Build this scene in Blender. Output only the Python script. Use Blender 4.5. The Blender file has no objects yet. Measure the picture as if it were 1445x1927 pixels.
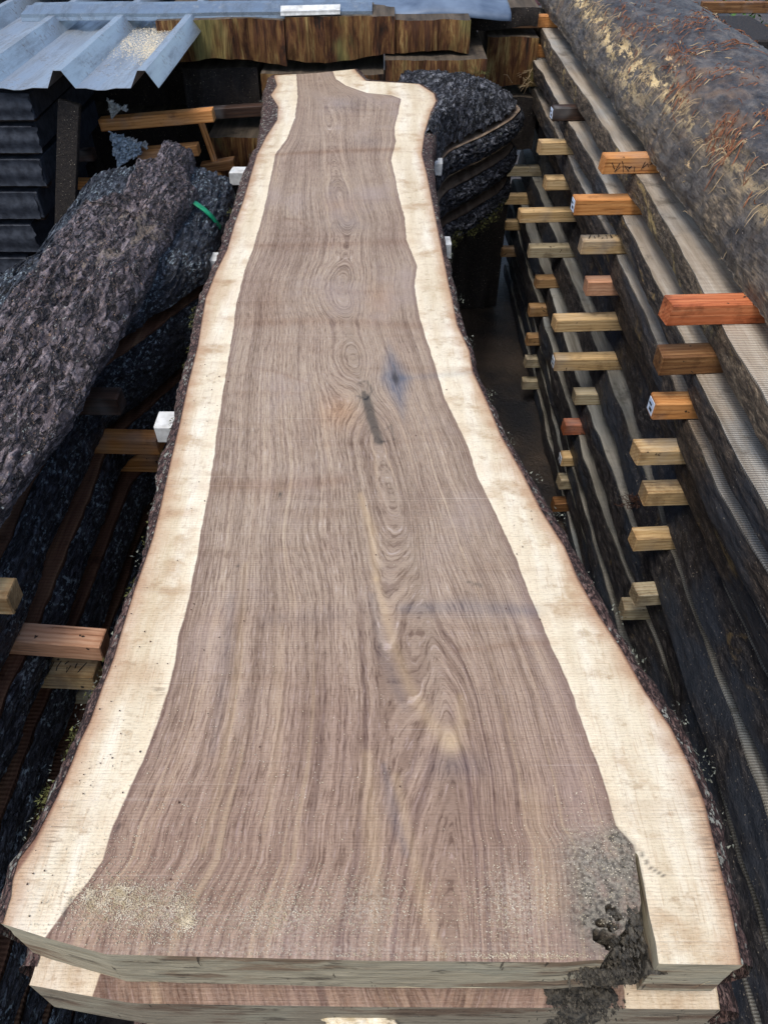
import bpy, math, random
import numpy as np
from math import radians as R

# ------------------------------------------------------------------ camera, sky, light
sc = bpy.context.scene
CZ = 1.85                      # eye height above the ground (m)
PITCH = 44.0
F = 1420.0                     # focal length in photo pixels (1445 x 1927)
cd = bpy.data.cameras.new('camera'); cam = bpy.data.objects.new('camera', cd)
sc.collection.objects.link(cam); sc.camera = cam
cam.location = (0, 0, CZ); cam.rotation_euler = (R(90 - PITCH), 0, 0)
cd.sensor_fit = 'HORIZONTAL'; cd.sensor_width = 36.0; cd.lens = 36.0 * F / 1445.0
cd.clip_start = 0.02; cd.clip_end = 200
sc.render.resolution_x = 767; sc.render.resolution_y = 1024

SUN_EL, SUN_AZ = 67.0, 220.0   # azimuth clockwise from +y: from behind the camera, to its left
w = bpy.data.worlds.new("World"); sc.world = w; w.use_nodes = True
nt = w.node_tree; bg = nt.nodes['Background']
sky = nt.nodes.new('ShaderNodeTexSky'); sky.sky_type = 'NISHITA'; sky.sun_disc = False
sky.sun_elevation = R(SUN_EL); sky.sun_rotation = R(SUN_AZ); sky.air_density = 1.0; sky.dust_density = 2.5
nt.links.new(sky.outputs[0], bg.inputs[0]); bg.inputs[1].default_value = 0.14
sd = bpy.data.lights.new('sun', 'SUN'); so = bpy.data.objects.new('sun', sd); sc.collection.objects.link(so)
sd.energy = 1.3; sd.angle = R(28); sd.color = (1.0, 0.965, 0.915)
so.rotation_euler = (R(90 - SUN_EL), 0, R(-SUN_AZ + 180))
sc.view_settings.view_transform = 'Standard'; sc.view_settings.look = 'None'
sc.view_settings.exposure = 0.66; sc.view_settings.gamma = 1.0

# ------------------------------------------------------------------ helpers
random.seed(7); rng = np.random.default_rng(11)
CT, ST = math.cos(R(PITCH)), math.sin(R(PITCH))
def W(px, py, hh):
    """photo pixel -> world (x, y) on the horizontal plane hh below the eye"""
    a = R(PITCH) + math.atan((py - 963.5) / F)
    d = hh / math.tan(a); Z = d * CT + hh * ST
    return ((px - 722.5) * Z / F, d)
def proj(x, y, z):
    hh = CZ - z; Z = y * CT + hh * ST
    return (722.5 + F * x / Z, 963.5 + F * (hh * CT - y * ST) / Z)

_perm = rng.integers(0, 256, 4096)
_g = rng.normal(size=(256, 3)); _g /= np.linalg.norm(_g, axis=1)[:, None]
def pn(p):
    p = np.asarray(p, float); i = np.floor(p).astype(int); f = p - i
    u = f * f * f * (f * (f * 6 - 15) + 10); out = 0
    for dx in (0, 1):
        for dy in (0, 1):
            for dz in (0, 1):
                h = _perm[(_perm[(_perm[(i[..., 0] + dx) & 255] + i[..., 1] + dy) & 511] + i[..., 2] + dz) & 1023] & 255
                g = _g[h]
                d = g[..., 0] * (f[..., 0] - dx) + g[..., 1] * (f[..., 1] - dy) + g[..., 2] * (f[..., 2] - dz)
                wgt = (u[..., 0] if dx else 1 - u[..., 0]) * (u[..., 1] if dy else 1 - u[..., 1]) * (u[..., 2] if dz else 1 - u[..., 2])
                out = out + d * wgt
    return out * 1.6
def fbm(p, o=4, ridged=False):
    p = np.asarray(p, float); a = 1; s = 0; t = 0
    for k in range(o):
        n = pn(p * 2 ** k + 17.3 * k)
        if ridged: n = 1 - 2 * np.abs(n)
        s = s + a * n; t += a; a *= .5
    return s / t
def n1(y, seed, f=1.0, o=3):
    y = np.asarray(y, float)
    return fbm(np.stack([y * f, y * 0 + seed * 3.7 + .31, y * 0 + seed * 1.9 + .77], -1), o)
def ss(a, b, x):
    t = np.clip((np.asarray(x, float) - a) / (b - a), 0, 1); return t * t * (3 - 2 * t)

def link(o, parent=None):
    sc.collection.objects.link(o)
    if parent: o.parent = parent
    return o
def tag(o, label=None, cat=None, group=None, kind=None):
    if label: o['label'] = label
    if cat: o['category'] = cat
    if group: o['group'] = group
    if kind: o['kind'] = kind
    return o
def thing(name, loc, label, cat, group=None):
    o = bpy.data.objects.new(name, None); o.location = loc; o.empty_display_size = .05
    link(o); return tag(o, label, cat, group)
def root_loc(p):
    l = np.zeros(3)
    while p: l += np.array(p.location); p = p.parent
    return l
def mk(name, V, Fs, mat, parent=None, smooth=True, attrs=None, midx=None):
    V = np.asarray(V, float) - root_loc(parent)
    me = bpy.data.meshes.new(name)
    me.from_pydata(V.tolist(), [], [list(map(int, f)) for f in Fs] if not isinstance(Fs, np.ndarray) else Fs.tolist())
    mats = mat if isinstance(mat, (list, tuple)) else [mat]
    for m in mats: me.materials.append(m)
    if midx is not None: me.polygons.foreach_set('material_index', np.asarray(midx, dtype=np.int32))
    if smooth: me.polygons.foreach_set('use_smooth', [True] * len(me.polygons))
    for k, a in (attrs or {}).items():
        at = me.attributes.new(k, 'FLOAT', 'POINT'); at.data.foreach_set('value', np.asarray(a, dtype=np.float32))
    me.update()
    return link(bpy.data.objects.new(name, me), parent)
def gridf(n, m, off=0, cyc=False):
    i, j = np.meshgrid(np.arange(n - 1), np.arange(m if cyc else m - 1), indexing='ij')
    j2 = (j + 1) % m
    return np.stack([i * m + j, i * m + j2, (i + 1) * m + j2, (i + 1) * m + j], -1).reshape(-1, 4) + off
class MB:
    def __init__(s): s.v = []; s.f = []
    def add(s, V, Fs):
        o = len(s.v); s.v += [tuple(map(float, p)) for p in V]; s.f += [[int(i) + o for i in f] for f in Fs]
    def box(s, a, b, bev=0.0):
        x0, y0, z0 = a; x1, y1, z1 = b; c = bev
        if c <= 0:
            s.add([(x, y, z) for x in (x0, x1) for y in (y0, y1) for z in (z0, z1)],
                  [(0, 1, 3, 2), (4, 6, 7, 5), (0, 4, 5, 1), (2, 3, 7, 6), (0, 2, 6, 4), (1, 5, 7, 3)]); return
        V = []
        ring = lambda x, k: [(x, y0 + k, z0 + c), (x, y0 + c, z0 + k), (x, y1 - c, z0 + k), (x, y1 - k, z0 + c), (x, y1 - k, z1 - c), (x, y1 - c, z1 - k), (x, y0 + c, z1 - k), (x, y0 + k, z1 - c)]
        for x, k in ((x0, c * .8), (x0 + c * .6, 0), (x1 - c * .6, 0), (x1, c * .8)): V += ring(x, k)
        Fs = [[r * 8 + i, r * 8 + (i + 1) % 8, (r + 1) * 8 + (i + 1) % 8, (r + 1) * 8 + i] for r in range(3) for i in range(8)]
        Fs += [list(range(7, -1, -1)), [24 + i for i in range(8)]]
        s.add(V, Fs)
    def tube(s, pts, r, k=6):
        pts = np.array(pts, float); n = len(pts); rr = np.broadcast_to(r, (n,)); V = []
        for i in range(n):
            t = pts[min(i + 1, n - 1)] - pts[max(i - 1, 0)]; t /= np.linalg.norm(t) + 1e-9
            a = np.cross(t, (0.1, 0.2, 1)); a /= np.linalg.norm(a) + 1e-9; b = np.cross(t, a)
            V += [pts[i] + rr[i] * (math.cos(q) * a + math.sin(q) * b) for q in np.arange(k) * 2 * math.pi / k]
        s.add(V, [[i * k + j, i * k + (j + 1) % k, (i + 1) * k + (j + 1) % k, (i + 1) * k + j] for i in range(n - 1) for j in range(k)] + [list(range(k)), [(n - 1) * k + j for j in range(k)]])
    def build(s, name, mat, parent=None, smooth=False): return mk(name, s.v, s.f, mat, parent, smooth)

# ------------------------------------------------------------------ materials
class NT:
    def __init__(s, name, rough=.7, spec=.3, metal=0.0):
        s.m = bpy.data.materials.new(name); s.m.use_nodes = True; s.t = s.m.node_tree
        s.b = s.t.nodes['Principled BSDF']; s.b.inputs['Roughness'].default_value = rough
        s.b.inputs['Specular IOR Level'].default_value = spec; s.b.inputs['Metallic'].default_value = metal
        s.geo = s.t.nodes.new('ShaderNodeNewGeometry'); s.pos = s.geo.outputs['Position']
    def n(s, typ, **k):
        x = s.t.nodes.new(typ)
        for a, b in k.items(): setattr(x, a, b)
        return x
    def put(s, sock, v):
        if hasattr(v, 'links') or hasattr(v, 'is_output'): s.t.links.new(v, sock)
        else:
            if isinstance(v, (tuple, list)) and len(v) == 3 and sock.type == 'RGBA': v = tuple(v) + (1,)
            sock.default_value = v
    def math(s, op, a, b=0.0, c=None, clamp=False):
        x = s.n('ShaderNodeMath', operation=op, use_clamp=clamp); s.put(x.inputs[0], a); s.put(x.inputs[1], b)
        if c is not None: s.put(x.inputs[2], c)
        return x.outputs[0]
    def attr(s, name): return s.n('ShaderNodeAttribute', attribute_name=name).outputs['Fac']
    def scale(s, v, sc3, off=(0, 0, 0)):
        x = s.n('ShaderNodeMapping'); s.put(x.inputs[0], v); x.inputs['Scale'].default_value = sc3; x.inputs['Location'].default_value = off
        return x.outputs[0]
    def noise(s, v, sc_=1.0, det=4, rough=.55, dist=0.0):
        x = s.n('ShaderNodeTexNoise'); s.put(x.inputs['Vector'], v); x.inputs['Scale'].default_value = sc_
        x.inputs['Detail'].default_value = det; x.inputs['Roughness'].default_value = rough; x.inputs['Distortion'].default_value = dist
        return x.outputs['Fac']
    def voro(s, v, sc_=1.0, feat='F1'):
        x = s.n('ShaderNodeTexVoronoi', feature=feat); s.put(x.inputs['Vector'], v); x.inputs['Scale'].default_value = sc_
        return x.outputs['Distance']
    def rng(s, v, a, b, c=0.0, d=1.0):
        x = s.n('ShaderNodeMapRange'); s.put(x.inputs[0], v)
        for i, q in enumerate((a, b, c, d)): x.inputs[i + 1].default_value = q
        x.interpolation_type = 'SMOOTHSTEP'
        return x.outputs[0]
    def mix(s, f, a, b, mode='MIX'):
        x = s.n('ShaderNodeMix', data_type='RGBA', blend_type=mode)
        s.put(x.inputs[0], f); s.put(x.inputs[6], a); s.put(x.inputs[7], b); return x.outputs[2]
    def ramp(s, v, stops):
        x = s.n('ShaderNodeValToRGB'); s.put(x.inputs[0], v); e = x.color_ramp.elements
        while len(e) < len(stops): e.new(.5)
        for q, (p, c) in zip(e, stops): q.position = p; q.color = tuple(c) + (1,)
        return x.outputs[0]
    def col(s, c): s.put(s.b.inputs['Base Color'], c)
    def bump(s, h, dist=.002, strength=1.0):
        x = s.n('ShaderNodeBump'); s.put(x.inputs['Height'], h); x.inputs['Distance'].default_value = dist; x.inputs['Strength'].default_value = strength
        s.t.links.new(x.outputs[0], s.b.inputs['Normal'])
    def sepy(s, v, i=1):
        x = s.n('ShaderNodeSeparateXYZ'); s.put(x.inputs[0], v); return x.outputs[i]
    def comb(s, a, b, c=0.0):
        x = s.n('ShaderNodeCombineXYZ')
        for i, q in enumerate((a, b, c)): s.put(x.inputs[i], q)
        return x.outputs[0]

def m_slab_top():
    t = NT('walnut_brown_heart_and_cream_sap', rough=.62, spec=.22); P = t.pos
    ph = t.attr('phase'); hs = t.attr('heart'); y = t.sepy(P, 1); x = t.sepy(P, 0)
    wob = t.math('MULTIPLY', t.math('SUBTRACT', t.noise(t.scale(P, (60, 28, 1)), 1, 3), .5), .0035)
    ph2 = t.math('ADD', ph, wob)
    band = t.noise(t.comb(t.math('MULTIPLY', ph2, 38), t.math('MULTIPLY', y, .8), 0), 1, 3, .6)          # broad colour bands
    wob3 = t.math('ADD', ph2, t.math('MULTIPLY', t.math('SUBTRACT', t.noise(t.scale(P, (120, 70, 1)), 1, 2), .5), .003))
    ring = t.noise(t.comb(t.math('MULTIPLY', wob3, 300), t.math('MULTIPLY', y, 3), 0), 1, 2, .6)       # growth rings
    fine = t.noise(t.comb(t.math('MULTIPLY', ph2, 620), t.math('MULTIPLY', y, 34), 0), 1, 3, .7)       # pores: short dashes along the grain
    saw = t.n('ShaderNodeTexWave', wave_type='BANDS', bands_direction='Y'); t.put(saw.inputs['Vector'], P)
    saw.inputs['Scale'].default_value = 92; saw.inputs['Distortion'].default_value = 1.6; saw.inputs['Detail'].default_value = 2; saw.inputs['Detail Scale'].default_value = .4
    saw = saw.outputs['Fac']
    sawn = t.noise(t.scale(P, (2.2, 520, 1)), 1, 2, .7)
    cloud = t.noise(t.scale(P, (7, 4, 1)), 1, 4, .6)
    c = t.ramp(band, [(.28, (.245, .180, .125)), (.46, (.325, .250, .180)), (.58, (.365, .283, .205)), (.76, (.44, .345, .23))])
    c0 = c; c = t.mix(t.rng(ring, .34, .62), t.mix(1, c, (.76, .71, .70), 'MULTIPLY'), t.mix(1, c, (1.18, 1.18, 1.18), 'MULTIPLY'))
    c = t.mix(t.math('MULTIPLY', t.attr('soft'), .75), c, c0)
    c = t.mix(t.rng(fine, .50, .66, 0, .85), c, t.mix(1, c, (.48, .42, .41), 'MULTIPLY'))
    c = t.mix(t.rng(fine, .44, .30, 0, .5), c, (.58, .49, .43))
    c = t.mix(t.rng(cloud, .45, .7, 0, .45), c, t.mix(1, c, (.70, .64, .68), 'MULTIPLY'))
    c = t.mix(t.rng(cloud, .50, .30, 0, .40), c, (.36, .285, .25))
    c = t.mix(t.rng(y, .75, .22, 0, .75), c, t.mix(1, c, (.86, .74, .72), 'MULTIPLY'))      # the butt end is redder
    strk = t.noise(t.comb(t.math('MULTIPLY', ph2, 95), t.math('MULTIPLY', y, 1.5), 3), 1, 2, .5)
    c = t.mix(t.math('MULTIPLY', t.math('MULTIPLY', t.rng(strk, .56, .68), t.rng(y, 1.1, .5, .15, .8)), t.math('SUBTRACT', 1, t.attr('soft'))), c, t.mix(1, c, (.60, .56, .60), 'MULTIPLY'))
    c = t.mix(t.math('MULTIPLY', t.math('MULTIPLY', t.rng(strk, .42, .32), t.rng(y, 1.1, .5, .1, .6)), t.math('SUBTRACT', 1, t.attr('soft'))), c, (.47, .34, .22))
    # sapwood
    sb = t.noise(t.scale(P, (26, 3.0, 1)), 1, 4, .6); sblot = t.noise(t.scale(P, (13, 16, 1)), 1, 5, .65)
    s = t.ramp(sb, [(.3, (.60, .49, .32)), (.5, (.72, .625, .45)), (.7, (.83, .77, .62))])
    s = t.mix(t.rng(sblot, .50, .68, 0, .8), s, (.47, .33, .19))
    s = t.mix(t.rng(t.noise(t.scale(P, (40, 55, 1)), 1, 5, .7), .56, .70, 0, .55), s, (.36, .24, .13))
    sfine = t.noise(t.scale(P, (420, 30, 1)), 1, 2, .6)
    s = t.mix(t.rng(sfine, .52, .72, 0, .45), s, (.50, .35, .21))
    crumb = t.rng(t.voro(t.comb(t.math('MULTIPLY', x, 1), y, 0), 150), .13, .05)
    crumb = t.math('MULTIPLY', crumb, t.rng(t.noise(P, 9, 3), .5, .62))
    s = t.mix(t.math('MULTIPLY', crumb, .35), s, (.16, .085, .05))
    s = t.mix(t.rng(t.math('ADD', t.attr('edge'), t.math('MULTIPLY', t.math('SUBTRACT', t.noise(P, 30, 4), .5), .03)), .030, .0, 0, .75), s, (.42, .24, .13))
    s = t.mix(t.rng(t.attr('edge'), .006, .001, 0, .8), s, (.17, .075, .05))
    # border between the two, with a thin dark line on the heart side
    hw = t.math('ADD', hs, t.math('MULTIPLY', t.math('SUBTRACT', t.noise(P, 26, 3), .5), .006))
    hm = t.rng(hw, -.0008, .0012)
    c = t.mix(t.rng(hw, .012, .0, 0, .45), c, (.15, .085, .065))
    s = t.mix(t.rng(hw, -.022, -.002, 0, .35), s, (.88, .76, .55))
    c = t.mix(hm, s, c)
    # saw marks across the slab
    weave = t.noise(t.scale(P, (150, 640, 1)), 1, 2, .6); ctry = t.noise(t.scale(P, (5, 26, 1)), 1, 4, .6)
    c = t.mix(t.math('MULTIPLY', t.rng(saw, .2, .9), t.rng(t.noise(P, 5, 3), .4, .65, .04, .22)), c, t.mix(1, c, (.6, .56, .55), 'MULTIPLY'))
    c = t.mix(t.rng(weave, .54, .70, 0, .5), c, t.mix(1, c, (.60, .54, .50), 'MULTIPLY'))
    c = t.mix(t.rng(weave, .42, .30, 0, .35), c, t.mix(1, c, (1.25, 1.26, 1.26), 'MULTIPLY'))
    c = t.mix(t.rng(ctry, .54, .70, 0, .38), c, t.mix(1, c, (.74, .66, .60), 'MULTIPLY'))
    c = t.mix(t.rng(sawn, .60, .75, 0, .35), c, t.mix(1, c, (.55, .5, .48), 'MULTIPLY'))
    c = t.mix(t.rng(sawn, .36, .24, 0, .25), c, (.70, .60, .52))
    # stains; 'dark' also carries shade painted into the rot holes
    c = t.mix(t.math('MULTIPLY', t.attr('yel'), .6, clamp=True), c, t.mix(t.rng(ring, .3, .7), (.40, .28, .15), (.62, .46, .28)))
    c = t.mix(t.math('MULTIPLY', t.attr('brown'), .62, clamp=True), c, t.mix(1, c, (.66, .50, .40), 'MULTIPLY'))
    c = t.mix(t.math('MULTIPLY', t.attr('hatch'), t.rng(t.noise(t.scale(P, (38, 420, 1)), 1, 1, .5), .5, .6), clamp=True), c, (.20, .14, .09))
    c = t.mix(t.math('MULTIPLY', t.attr('orange'), .6, clamp=True), c, t.mix(1, c, (1.28, 1.0, .72), 'MULTIPLY'))
    c = t.mix(t.math('MULTIPLY', t.math('MULTIPLY', t.attr('blue'), t.rng(fine, .35, .6, .62, 1.05)), .92, clamp=True), c, t.mix(.55, (.085, .11, .155), t.mix(1, c, (.42, .52, .75), 'MULTIPLY')))
    c = t.mix(t.math('MULTIPLY', t.attr('grey'), .65, clamp=True), c, t.mix(t.noise(P, 90, 2), (.075, .075, .06), (.16, .155, .125)))
    dk = t.math('MULTIPLY', t.attr('decay'), t.rng(t.noise(P, 45, 6, .75), .22, .52))
    c = t.mix(t.math('MULTIPLY', dk, .97, clamp=True), c, t.mix(t.rng(t.noise(P, 240, 4, .75), .35, .65), (.040, .034, .026), (.25, .22, .165)))
    c = t.mix(t.math('MULTIPLY', t.attr('dark'), .95, clamp=True), c, (.030, .026, .024))
    pale = t.math('MULTIPLY', t.attr('pale'), t.rng(t.noise(P, 300, 3, .7), .40, .66))
    c = t.mix(t.math('MULTIPLY', pale, .8, clamp=True), c, (.62, .56, .46))
    t.col(c)
    h = t.math('ADD', t.math('MULTIPLY', saw, .14), t.math('ADD', t.math('MULTIPLY', fine, -.9), t.math('ADD', t.math('MULTIPLY', sawn, .6), t.math('MULTIPLY', weave, -.5))))
    t.bump(h, .0011, .75)
    t.put(t.b.inputs['Roughness'], t.rng(cloud, .3, .7, .5, .72))
    return t.m
def m_end(name, base=(.40, .345, .235), warm=(.23, .16, .10), k=.0):
    t = NT(name, rough=.6, spec=.3); P = t.pos
    a = t.noise(t.scale(P, (7, 7, 28)), 1, 5, .6); f = t.noise(t.scale(P, (12, 12, 260)), 1, 3, .6)
    b2 = t.noise(t.scale(P, (6, 6, 16), (3, 1, 2)), 1, 3)
    c = t.mix(t.rng(a, .52, .62), base, warm)
    c = t.mix(t.rng(b2, .55, .66, 0, .7), c, (.38, .35, .25))
    c = t.mix(t.rng(f, .5, .68, 0, .5), c, t.mix(1, c, (.55, .5, .45), 'MULTIPLY'))
    c = t.mix(t.rng(f, .4, .3, 0, .3), c, (.45, .40, .28))
    c = t.mix(t.rng(t.noise(t.scale(P, (14, 14, 60)), 1, 6, .75), .56, .64, 0, .7), c, (.05, .038, .026))
    c = t.mix(t.rng(t.noise(t.scale(P, (9, 9, 480)), 1, 2), .62, .68, 0, .8), c, (.03, .022, .016))
    c = t.mix(t.rng(t.noise(P, 300, 3, .7), .6, .7, 0, .5), c, (.45, .4, .3))
    ck = t.rng(t.noise(t.scale(P, (110, 110, 14)), 1, 4, .7), .655, .68, 0, .8); c = t.mix(ck, c, (.035, .028, .02))
    t.col(c); t.bump(t.math('ADD', f, t.noise(P, 60, 4)), .002, .7); return t.m
def m_bark(name, dark, mid, light, lichen=None, sx=60, sy=14, rough=.8, spec=.3, lam=.6, bd=.006, speck=None, bare=None):
    t = NT(name, rough=rough, spec=spec); P = t.pos
    v = t.scale(P, (sx, sy, sx))
    a = t.noise(v, 1, 7, .72, .1); b = t.noise(P, 6, 4, .6)
    r1 = t.math('ABSOLUTE', t.math('SUBTRACT', t.math('MULTIPLY', t.noise(t.scale(P, (sx * .75, sy * .75, sx * .75), (3, 1, 7)), 1, 4, .6, .5), 2), 1))
    crack = t.rng(r1, .0, .16)
    c = t.ramp(a, [(.34, dark), (.5, mid), (.66, light)])
    c = t.mix(t.rng(b, .4, .7, 0, .6), c, t.mix(1, c, (.5, .46, .5), 'MULTIPLY'))
    c = t.mix(crack, tuple(q * .35 for q in dark), c)
    fine = t.noise(P, 330, 3, .7); c = t.mix(t.rng(fine, .52, .68, 0, .7), c, t.mix(1, c, (2.0, 1.9, 1.9), 'MULTIPLY')); c = t.mix(t.rng(fine, .48, .34, 0, .7), c, t.mix(1, c, (.4, .4, .4), 'MULTIPLY'))
    if lichen:
        l = t.math('MULTIPLY', t.rng(t.noise(t.scale(P, (150, 80, 150)), 1, 3, .7), lam, lam + .06), t.rng(t.noise(P, 14, 3), .40, .56))
        c = t.mix(l, c, lichen)
    if bare: c = t.mix(t.rng(t.noise(t.scale(P, (9, 4, 9), (2, 3, 0)), 1, 6, .75), .60, .64, 0, .8), c, t.mix(t.noise(t.scale(P, (90, 12, 90)), 1, 4), tuple(q * .4 for q in bare), bare))
    if speck: c = t.mix(t.rng(t.noise(P, 210, 2, .6), .64, .70), c, speck)
    t.col(c)
    t.bump(t.math('ADD', a, t.math('ADD', t.math('MULTIPLY', crack, .5), t.math('MULTIPLY', fine, .35))), bd, 1.0)
    return t.m
def m_edge(name, stops, patch=None, patchc=(.62, .43, .16), bluec=None, rough=.7):
    """barkless waney side of a weathered board: long dark fibres with patches"""
    t = NT(name, rough=rough, spec=.35); P = t.pos
    a = t.noise(t.scale(P, (95, 30, 95)), 1, 8, .8, .1); f = t.noise(t.scale(P, (420, 80, 420)), 1, 4, .7)
    c = t.ramp(a, stops)
    c = t.mix(t.rng(f, .5, .64, 0, .8), c, t.mix(1, c, (.34, .30, .28), 'MULTIPLY'))
    c = t.mix(t.rng(f, .47, .34, 0, .6), c, t.mix(1, c, (1.9, 1.8, 1.7), 'MULTIPLY'))
    b = t.noise(t.scale(P, (14, 6, 14)), 1, 6, .72, .5)
    if patch: c = t.mix(t.rng(b, patch, patch + .08, 0, .8), c, t.mix(t.noise(t.scale(P, (50, 20, 50)), 1, 3), tuple(q * .45 for q in patchc), patchc))
    if bluec: c = t.mix(t.rng(t.noise(t.scale(P, (9, 4, 9), (5, 5, 5)), 1, 3), .47, .62, 0, .75), c, bluec)
    c = t.mix(t.rng(t.noise(P, 230, 2), .68, .74), c, (.42, .36, .27))
    t.col(c); t.bump(t.math('ADD', a, t.math('ADD', f, t.noise(P, 150, 4, .7))), .003, .9); return t.m
def m_sawn(name, a0, a1, a2, saw=.5, per=55, grey=.4):
    """weathered sawn board surface with marks across"""
    t = NT(name, rough=.8, spec=.15); P = t.pos
    a = t.noise(t.scale(P, (45, 3, 45)), 1, 4, .6); b = t.noise(P, 3.2, 4); f = t.noise(t.scale(P, (350, 15, 350)), 1, 3)
    c = t.ramp(a, [(.3, a0), (.52, a1), (.72, a2)])
    c = t.mix(t.rng(b, .42, .65, 0, grey), c, t.mix(1, c, (.68, .78, .92), 'MULTIPLY'))
    wv = t.n('ShaderNodeTexWave', wave_type='BANDS', bands_direction='Y'); t.put(wv.inputs['Vector'], P)
    wv.inputs['Scale'].default_value = per; wv.inputs['Distortion'].default_value = 1.2; wv.inputs['Detail'].default_value = 2; wv.inputs['Detail Scale'].default_value = 1
    wvf = wv.outputs['Fac']
    c = t.mix(t.math('MULTIPLY', t.rng(wvf, .55, .95), saw), c, t.mix(1, c, (.36, .33, .32), 'MULTIPLY'))
    c = t.mix(t.rng(f, .55, .7, 0, .4), c, t.mix(1, c, (.5, .45, .42), 'MULTIPLY'))
    c = t.mix(t.rng(t.noise(P, 13, 5, .65), .56, .68, 0, .6), c, tuple(q * .35 for q in a0))
    t.col(c); t.bump(t.math('ADD', wvf, f), .0012, .7); return t.m
def m_batten(name, c0, c1, c2, rough=.6):
    t = NT(name, rough=rough, spec=.25)
    oi = t.n('ShaderNodeObjectInfo'); tc = t.n('ShaderNodeTexCoord'); add = t.n('ShaderNodeVectorMath', operation='ADD')
    t.t.links.new(tc.outputs['Object'], add.inputs[0]); off = t.math('MULTIPLY', oi.outputs['Random'], 37.0)
    t.put(add.inputs[1], t.comb(off, off, off)); P = add.outputs[0]
    a = t.noise(t.scale(P, (4, 95, 95)), 1, 4, .6, .8); b = t.noise(P, 16, 5, .6)
    ringv = t.n('ShaderNodeTexWave', wave_type='RINGS', rings_direction='X'); t.put(ringv.inputs['Vector'], t.scale(P, (.6, 1, 1), (0, .33, .21)))
    ringv.inputs['Scale'].default_value = 48; ringv.inputs['Distortion'].default_value = 2.5; ringv.inputs['Detail'].default_value = 1
    c = t.ramp(a, [(.3, c0), (.5, c1), (.72, c2)])
    c = t.mix(t.rng(ringv.outputs['Fac'], .3, .9, 0, .45), c, t.mix(1, c, (.66, .52, .40), 'MULTIPLY'))
    c = t.mix(t.rng(b, .52, .66, 0, .7), c, t.mix(1, c, (.46, .42, .40), 'MULTIPLY'))
    cr = t.noise(t.scale(P, (7, 240, 240)), 1, 3, .6); c = t.mix(t.rng(cr, .60, .66, 0, .7), c, t.mix(1, c, (.3, .24, .2), 'MULTIPLY'))
    c = t.mix(t.rng(t.noise(P, 9, 2), .5, .7, 0, .4), c, (.25, .25, .24))
    xo = t.sepy(tc.outputs['Object'], 0); endm = t.rng(t.math('ADD', xo, t.math('MULTIPLY', t.noise(P, 40, 4), .03)), .030, .012, 0, .6)
    c = t.mix(endm, c, t.mix(1, c, (.62, .52, .46), 'MULTIPLY'))
    c = t.mix(t.rng(t.noise(P, 55, 3), .68, .73), c, (.045, .028, .018))
    t.col(c); t.bump(t.math('ADD', a, t.noise(P, 200, 2)), .001, .6); return t.m
def m_plain(name, a, b, scl=20, rough=.7, metal=0, spec=.3, bd=.002):
    t = NT(name, rough=rough, metal=metal, spec=spec); P = t.pos; n = t.noise(P, scl, 5, .6)
    t.col(t.ramp(n, [(.35, a), (.65, b)])); t.bump(n, bd, .7); return t.m
M = {}
M['top'] = m_slab_top()
M['end'] = m_end('waxed_slab_end')
M['end2'] = m_end('lower_slab_end', (.28, .235, .165), (.17, .115, .075))
M['barkm'] = m_bark('slab_edge_bark', (.055, .032, .028), (.13, .075, .06), (.24, .17, .14), (.34, .34, .28), 170, 90, lam=.56, bd=.004)
M['bark_loose'] = m_bark('loose_slab_bark', (.030, .022, .022), (.125, .098, .100), (.36, .30, .30), (.42, .44, .40), 75, 20, rough=.45, spec=.45, lam=.63, bd=.007, speck=(.34, .22, .14), bare=(.33, .26, .20))
M['bark_left'] = m_bark('wet_black_bark', (.009, .010, .013), (.042, .046, .058), (.15, .165, .19), (.30, .37, .40), 150, 32, rough=.42, spec=.5, lam=.55, bd=.006)
M['bark_limb'] = m_bark('limb_bark', (.009, .010, .013), (.075, .08, .092), (.34, .35, .37), (.25, .3, .2), 48, 48, rough=.6, lam=.66, bd=.008)
M['sawn_left'] = m_sawn('brown_sawn_left', (.09, .04, .025), (.19, .095, .055), (.34, .20, .11), .25, 40, .2)
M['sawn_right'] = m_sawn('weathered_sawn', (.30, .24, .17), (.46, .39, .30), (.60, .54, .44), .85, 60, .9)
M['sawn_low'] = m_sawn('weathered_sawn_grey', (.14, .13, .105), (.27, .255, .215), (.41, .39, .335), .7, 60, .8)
M['sawn_limb'] = m_sawn('limb_sawn', (.16, .11, .075), (.26, .19, .13), (.36, .28, .2), .2, 40, .3)
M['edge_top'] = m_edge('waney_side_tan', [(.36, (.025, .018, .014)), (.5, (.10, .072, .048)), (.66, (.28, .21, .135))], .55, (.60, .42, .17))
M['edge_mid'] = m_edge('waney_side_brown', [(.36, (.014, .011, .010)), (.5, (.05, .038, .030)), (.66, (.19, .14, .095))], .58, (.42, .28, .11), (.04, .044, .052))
M['edge_low'] = m_edge('waney_side_blueblack', [(.36, (.006, .006, .007)), (.5, (.022, .020, .022)), (.66, (.10, .088, .08))], .62, (.24, .17, .08), (.024, .032, .046), .5)
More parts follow.
